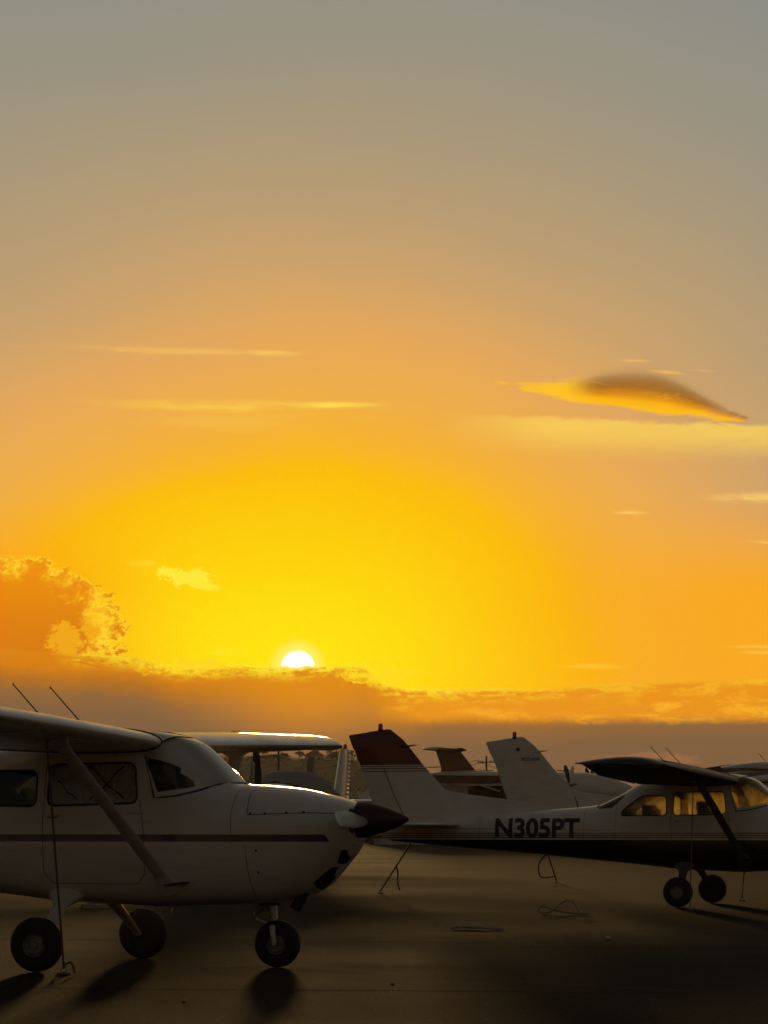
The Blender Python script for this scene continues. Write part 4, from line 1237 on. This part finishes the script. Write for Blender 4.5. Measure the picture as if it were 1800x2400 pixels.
# ------------------------------------------------------------------ T-tail twin far behind
def twin():
    T = thing('twin_turboprop', 'far twin-propeller airplane with a maroon T-shaped tail, between the two big fins', 'airplane', (25.9, 224.6, 0), -0.25, 1.725)
    L = []
    for x, zt, zb, w_ in ((-3.4, 2.3, 2.1, .1), (-3.9, 2.65, 1.8, .45), (-4.8, 3.05, 1.62, .68), (-6, 3.22, 1.58, .72), (-9.5, 3.25, 1.7, .70), (-11.2, 3.34, 2.2, .5), (-12.6, 3.30, 2.75, .2), (-13.3, 3.2, 3.0, .05)):
        L.append([(x, w_ * math.sin(a), (zt + zb) / 2 + (zt - zb) / 2 * math.cos(a)) for a in np.linspace(0, 2 * math.pi, 24, endpoint=False)])
    obj('fuselage', fixn(rings(L)), M_white, T, 50)
    L = [[(a, 0, z), (a - .25, -t, z), (b, -.02, z), (b, .02, z), (a - .25, t, z)] for z, a, b, t in ((3.2, -11.0, -12.75, .10), (3.5, -11.25, -12.75, .09), (4.25, -11.85, -13.0, .07))]
    obj('fin', fixn(rings(L)), M_maroon, T, 40)
    obj('tail_bullet', tube([(-11.55, 0, 4.27), (-11.75, 0, 4.29), (-12.4, 0, 4.31), (-13.0, 0, 4.31), (-13.65, 0, 4.33)], [.04, .12, .12, .10, .02], 14, flat=.8), M_maroon, T)
    for s in (-1, 1):
        obj('tailplane', wing_mesh([(0.0, -11.9, 4.33, 1.25, 0, .1), (2.4, -12.3, 4.33, .8, 0, .1), (2.5, -12.4, 4.33, .6, 0, .05)], s, m=0.0), M_white, T, 50)
        obj('wing', wing_mesh([(0.5, -7.2, 1.75, 2.2, 1, .15), (2.6, -7.3, 1.95, 1.9, 1, .15), (7.6, -7.7, 2.4, 1.0, 0, .12)], s), M_white, T, 50)
        n = obj('nacelle', tube([(-6.25, s * 2.6, 2.62), (-6.5, s * 2.6, 2.6), (-7.8, s * 2.6, 2.45), (-9.4, s * 2.6, 2.2)], [.2, .32, .38, .15], 16), M_white, T)
        obj('spinner', lathe([(.16, -6.27), (.15, -6.15), (.02, -5.8)], 'x', 16, (0, s * 2.6, 2.65)), M_alu, n)
        for k in range(4):
            a = math.pi / 4 + k * math.pi / 2
            u = Vector((0, math.cos(a), math.sin(a)))
            c = Vector((-6.2, s * 2.6, 2.6))
            L = []
            for r_, ch in ((.15, .10), (.45, .22), (.8, .25), (1.05, .22), (1.18, .14), (1.22, .05)):
                L.append([c + u * r_ + Vector((math.cos(t) * ch / 2 * .9, 0, 0)) + Vector((0, -u.z, u.y)) * (math.sin(t) * .025 + math.cos(t) * ch * .2) for t in np.linspace(0, 2 * math.pi, 10, endpoint=False)])
            obj('propeller_blade', fixn(rings(L)), M_white if (s < 0 and k == 0) else M_black, n)  # one near blade coloured white for the light catching it
        obj('main_gear_leg', tube([(-8, s * 2.6, 2.2), (-8.1, s * 2.6, .35)], .09, 10), M_alu, T)
        wheel(T, (-8.1, s * 2.6, .36), .36, .26, 'main_wheel', s)
    obj('nose_gear_leg', tube([(-4.6, 0, 1.8), (-4.5, 0, .3)], .07, 10), M_alu, T)
    wheel(T, (-4.5, 0, .3), .3, .2, 'nose_wheel', 1)


twin()

# ------------------------------------------------------------------ utility poles, cables and a mast
M_wood = pbr('weathered_pole_wood', (0.07, 0.05, 0.035), 0.9)
POLES = [(-10.7, 290, 10.2, 'utility pole seen under the far wing of the foreground airplane'), (-4.63, 309, 9.5, 'utility pole with a low bracket beside the ribbed rudder'), (11.95, 334, 9.5, 'utility pole between the T-shaped tail and the all-white fin'), (24.3, 385, 9.5, 'utility pole among the far propeller blades')]
for i, (x, y, h, lb) in enumerate(POLES):
    T = thing('utility_pole', lb, 'utility pole', (x, y, 0), 0.12 * i, 1, 'utility poles along the far road')
    obj('pole', tube([(0, 0, 0), (0, 0, h)], [.15, .10], 10), M_wood, T)
    b = box((0, 0, h - 0.7), (2.2, .1, .12))
    box((0, 0, h - 1.7), (1.7, .1, .12), b)
    obj('crossarm', b, M_wood, T, 0)
    b = bmesh.new()
    for q in (-1.0, -.5, .5, 1.0):
        lathe([(.03, 0), (.05, .08), (.03, .16)], 'z', 8, (q, 0, h - .64), b)
    obj('insulator', b, M_black, T)
    if i == 1:
        obj('bracket', box((-.85, 0, h - 3.9), (1.6, .1, .14)), M_wood, T, 0)
for i in range(3):
    a, b_ = POLES[i], POLES[i + 1]
    bm = bmesh.new()
    for q, dz in ((-1.0, -.48), (1.0, -.48), (-.8, -1.5)):
        pts = []
        for k in range(15):
            t = k / 14
            pts.append((a[0] + q + (b_[0] - a[0]) * t, a[1] + (b_[1] - a[1]) * t, a[2] + dz + (b_[2] - a[2]) * t - 1.1 * 4 * t * (1 - t)))
        tube(pts, 0.028, 5, bm)
    tag(obj('power_cables', bm, M_black), ['three sagging power cables between the two leftmost poles', 'three sagging power cables behind the maroon-topped fin', 'three sagging power cables behind the all-white fin'][i], 'power cable', 'power cables along the far road')
T = thing('radio_mast', 'far mast with a comb of upright panels, its head just above the foreground wing', 'mast', (-31.2, 600, 0))
obj('pole', tube([(0, 0, 0), (0, 0, 20.6)], [.4, .2], 10), M_wood, T)
for k in range(6):
    obj('antenna_panel', box((-0.85 + k * .34, .1 * (k % 2), 20.75 + .12 * (k % 3)), (.18, .12, 1.2)), M_wood, T, 0)
obj('crossbar', box((0, 0, 20.4), (2.0, .1, .12)), M_wood, T, 0)

# ------------------------------------------------------------------ houses, trees and scrub on the ridge
M_roof = pbr('dark_shingles', (0.06, 0.045, 0.035), 0.9)
M_wall = pbr('stucco', (0.34, 0.30, 0.24), 0.9)
M_pane = pbr('window_glass_far', (0.05, 0.05, 0.05), 0.15)
for i, (x, y, w_, d_, h_, lb) in enumerate(((-19.8, 815, 5.2, 7, 2.3, 'house with the tallest peaked roof on the ridge, right of the dark narrow fin'), (-14.5, 830, 4.2, 6, 1.6, 'lower peaked house on the ridge, left of the ribbed rudder'), (-34.0, 825, 14.0, 7, 1.2, 'long low house on the ridge, under the far wing'))):
    z = HILL(x, (y - 640) / 300 * 1.25) - 0.9
    T = thing('house', lb, 'house', (x, y, z), 0.1 * i, 1, 'houses on the ridge')
    obj('wall', box((0, 0, h_ / 2), (w_, d_, h_)), M_wall, T, 0)
    rf = bmesh.new()
    a = w_ / 2 + .3; rh = w_ * 0.30 if w_ < 10 else 1.1
    L = [[(-a, yy, h_), (0, yy, h_ + rh), (a, yy, h_), (0, yy, h_ - .05)] for yy in (-d_ / 2 - .3, d_ / 2 + .3)]
    r_ = obj('roof', fixn(rings(L)), M_roof, T, 0)
    obj('chimney', box((w_ * .2, 1.0, h_ + rh * .9), (.5, .5, rh * .7)), M_wall, r_, 0)
    for q in (-.25, .25):
        f = obj('window', box((q * w_, -d_ / 2 - .02, h_ * .55), (.9, .08, h_ * .4)), M_wall, T, 0)
        obj('pane', box((q * w_, -d_ / 2 - .07, h_ * .55), (.75, .04, h_ * .32)), M_pane, f, 0)

M_leaf = pbr('dusty_leaves', (0.078, 0.072, 0.028), 0.9, var=0.2, vscale=1.5)
M_trunk = pbr('bark', (0.06, 0.045, 0.03), 0.95)


def leaf_cloud(bm, rng, c, r, n, s):
    for _ in range(n):
        while True:
            p = Vector((rng.uniform(-1, 1), rng.uniform(-1, 1), rng.uniform(-1, 1)))
            if p.length < 1: break
        p = Vector((p.x * r[0], p.y * r[1], p.z * r[2])) + Vector(c)
        d = Vector((rng.gauss(0, 1), rng.gauss(0, 1), rng.gauss(0, 1))).normalized()
        e = d.orthogonal().normalized(); f = d.cross(e)
        q = s * rng.uniform(.6, 1.4)
        bm.faces.new([bm.verts.new(p + e * q), bm.verts.new(p + f * q * .6), bm.verts.new(p - e * q), bm.verts.new(p - f * q * .6)])


def tree(x, y, h, w_, label, seed):
    rng = random.Random(seed)
    z = HILL(x, (y - 640) / 300 * 1.25) - 0.4
    T = thing('tree', label, 'tree', (x, y, z), 0, 1, 'trees on the ridge')
    b = tube([(0, 0, 0), (.05, 0, h * .4), (0, .05, h * .75)], [.16, .12, .05], 8)
    for k in range(4):
        a = k * 1.7
        tube([(0, 0, h * (.3 + .08 * k)), (math.cos(a) * w_ * .3, math.sin(a) * w_ * .3, h * (.5 + .08 * k))], [.07, .02], 6, b)
    obj('trunk', b, M_trunk, T)
    b = bmesh.new()
    for k in range(7):
        leaf_cloud(b, rng, (rng.uniform(-.32, .32) * w_, rng.uniform(-.32, .32) * w_, h * rng.uniform(.42, .88)), (w_ * .26, w_ * .26, h * .17), 55, .2)
    obj('crown', b, M_leaf, T, 0)


for i, (x, dy, h, w_, lb) in enumerate(((-36.0, 850, 2.6, 3.6, 'small round tree on the ridge, left of the second pole'), (-25.5, 860, 2.2, 3.4, 'low tree on the ridge, just left of the dark narrow fin'), (-16.0, 850, 3.0, 3.4, 'round tree on the ridge between the two peaked houses'), (-12.6, 845, 3.2, 3.2, 'taller tree on the ridge touching the ribbed rudder'), (-9.5, 850, 2.6, 3.6, 'wide low tree on the ridge behind the ribbed rudder'), (-6.5, 850, 2.8, 3.0, 'dark tree on the ridge beside the maroon-topped fin'), (-29.5, 855, 1.8, 3.0, 'lowest bushy tree on the ridge, near the long low house'))):
    tree(x, dy, h, w_, lb, 20 + i)
rng = random.Random(5)
bm = bmesh.new()
for _ in range(1100):
    x = rng.uniform(-120, 160); y = rng.uniform(660, 860)
    z = HILL(x, (y - 640) / 300 * 1.25)
    leaf_cloud(bm, rng, (x, y, z + .2), (2.4, 2.4, rng.uniform(.3, .8)), 16, .28)
tag(obj('scrub', bm, M_leaf, None, 0), 'brush covering the far slope', 'scrub', kind='stuff')

# ------------------------------------------------------------------ tie-down ropes and things lying on the apron
def anchor(x, y, lb):
    T = thing('tie_down_anchor', lb, 'anchor', (x, y, 0), 0.4, 0.7, 'tie-down anchors in the apron')
    obj('plate', lathe([(.085, 0.004), (.085, .018), (.05, .026), (.004, .028)], 'z', 20), M_rope, T)
    obj('ring', tube([(math.cos(a) * .035, 0, .055 + math.sin(a) * .035) for a in np.linspace(0, 2 * math.pi, 17)], .009, 8), M_alu, T)


def rope(lb, pts, r=.011, extra=(), mat=None, smooth=6, name='tie_down_rope', cat='rope', grp=None):
    def cr(P):
        P = [Vector(p) for p in P]
        if len(P) < 3: return P
        out = []
        for i in range(len(P) - 1):
            p0, p1, p2, p3 = P[max(i - 1, 0)], P[i], P[i + 1], P[min(i + 2, len(P) - 1)]
            for k in range(smooth):
                t = k / smooth
                out.append(0.5 * ((2 * p1) + (p2 - p0) * t + (2 * p0 - 5 * p1 + 4 * p2 - p3) * t * t + (3 * p1 - p0 - 3 * p2 + p3) * t ** 3))
        return out + [P[-1]]
    bm = tube(cr(pts), r, 8)
    for e in extra: tube(cr(e), r, 8, bm)
    return tag(obj(name, bm, mat or M_rope), lb, cat, grp)


RG = 'ropes that tie the parked airplanes down'
w0 = at(FG, -1.0, -2.25, 1.855); g0 = Vector((-2.56, 23.05, .05))
rope('taut rope from the foreground near wing to a ground ring by the main wheel', [w0, w0 + (g0 - w0) * .12, g0], .009,
     [[w0 + (g0 - w0) * .10, w0 + (g0 - w0) * .13 + Vector((.02, 0, 0)), w0 + (g0 - w0) * .17], [g0 + Vector((0, 0, .02)), g0 + Vector((.06, -.05, .05)), g0 + Vector((.10, -.1, -.03))]], None, 6, grp=RG)
anchor(g0.x, g0.y, 'ground ring at the foot of the rope beside the foreground main wheel')
t0 = at(RT, -6.0, 0, .925); g1 = Vector((-.06, 51.5, .05))
k0 = t0 + (g1 - t0) * .45
rope('slanting rope from the tail of the dark-bellied airplane with a loose hanging end', [t0, k0, g1], .014, [[k0, k0 + Vector((.03, .05, -.12)), k0 + Vector((.02, .05, -.26)), k0 + Vector((.06, .05, -.40))], [t0 + (g1 - t0) * .36, t0 + (g1 - t0) * .40 + Vector((.02, 0, .03)), k0]], grp=RG)
anchor(g1.x, g1.y, 'ground ring of the slanting tail rope, ahead of the foreground propeller')
w1 = at(RT, -1.0, -2.25, 1.855); g2 = Vector((4.35, 40.9, .05))
rope('rope from the near wing of the dark-bellied airplane to the ground by its wheel', [w1, w1 + (g2 - w1) * .5, g2], .008, grp=RG)
anchor(g2.x, g2.y, 'ground ring beside the near wheel of the dark-bellied airplane')
w2 = at(RT, -1.0, 2.25, 1.855); g3 = Vector((5.75, 46.2, .05))
rope('rope from the far wing of the dark-bellied airplane, right of its wheels', [w2, w2 + (g3 - w2) * .5, g3], .009, grp=RG)
anchor(g3.x, g3.y, 'ground ring right of the wheels of the dark-bellied airplane')
t2 = at(SK, -6.0, 0, .93, 1.085); g4 = Vector((3.66, 61.0, .05))
rope('slack looped rope hanging below the dark belly, from the all-white airplane tail', [t2, t2 + (g4 - t2) * .5, g4], .015, [[t2 + (g4 - t2) * .35, t2 + (g4 - t2) * .5 + Vector((-.22, 0, -.10)), t2 + (g4 - t2) * .8 + Vector((-.26, 0, -.10)), g4 + Vector((0, 0, .1))]], grp=RG)
anchor(g4.x, g4.y, 'ground ring below the slack looped rope')
LG = 'ropes lying on the apron'
rope('pale rope lying in two raised loops on the apron in front of the dark belly',
     [(2.74, 38.6, .02), (2.60, 38.7, .02), (2.52, 38.8, .03), (2.42, 38.9, .04), (2.30, 39.1, .06), (2.20, 39.2, .10), (2.12, 39.2, .09), (2.10, 39.1, .04), (2.17, 39.0, .02), (2.26, 39.0, .04), (2.36, 39.0, .12), (2.46, 39.0, .18), (2.55, 38.9, .17), (2.60, 38.8, .10), (2.62, 38.75, .03), (2.56, 38.7, .02)], .013, mat=M_roped, grp=LG, name='rope')
rope('short straight bundle of rope lying flat on the apron ahead of the foreground nose',
     [(.78, 33.2, .02), (.86, 33.25, .03), (.95, 33.2, .025), (1.08, 33.1, .03), (1.22, 33.0, .02), (1.36, 32.85, .015)], .012, [[(.82, 33.3, .02), (.95, 33.15, .03), (1.1, 33.2, .035), (1.28, 33.05, .02)], [(.80, 33.18, .02), (.88, 33.35, .03), (1.0, 33.25, .02), (1.18, 33.12, .03)]], mat=M_roped, grp=LG, name='rope')
rope('flat pale rope pile seen on the apron under the foreground belly',
     [(-4.48, 42.6, .02), (-4.3, 42.8, .06), (-4.15, 42.7, .10), (-4.05, 42.5, .05), (-4.2, 42.3, .03), (-4.4, 42.4, .04), (-4.3, 42.9, .07), (-4.0, 42.9, .03), (-3.9, 42.6, .02)], .018, mat=M_roped, grp=LG, name='rope')
rng = random.Random(11)
for x, y, r_, lb in ((2.36, 30.3, .028, 'pale stone on the apron below the dark-bellied airplane'), (.06, 21.7, .016, 'pale pebble on the apron right of the foreground nose wheel'), (-1.35, 19.5, .012, 'pebble on the near apron between the two wheel shadows')):
    bm = bmesh.new(); bmesh.ops.create_icosphere(bm, subdivisions=2, radius=r_)
    for v in bm.verts: v.co = Vector((v.co.x * rng.uniform(.8, 1.3), v.co.y, v.co.z * .7)) * rng.uniform(.85, 1.15)
    o = obj('stone', bm, pbr('pale_stone', (.45, .42, .37), .8)); o.location = (x, y, r_ * .5)
    tag(o, lb, 'stone', 'stones on the apron')


# ------------------------------------------------------------------ haze
def haze(density):
    bm = box((0, 0, 24), (2260, 2260, 50))
    m = bpy.data.materials.new('evening_haze')
    m.use_nodes = True
    nt = m.node_tree; nt.nodes.clear()
    v = nt.nodes.new('ShaderNodeVolumePrincipled')
    v.inputs['Color'].default_value = (.95, .84, .66, 1)
    v.inputs['Density'].default_value = density
    v.inputs['Anisotropy'].default_value = 0.6
    o = nt.nodes.new('ShaderNodeOutputMaterial')
    nt.links.new(v.outputs[0], o.inputs['Volume'])
    b = obj('haze', bm, m, None, 0)
    tag(b, kind='stuff')
    return b


HAZE = 0.00005
if HAZE: haze(HAZE)
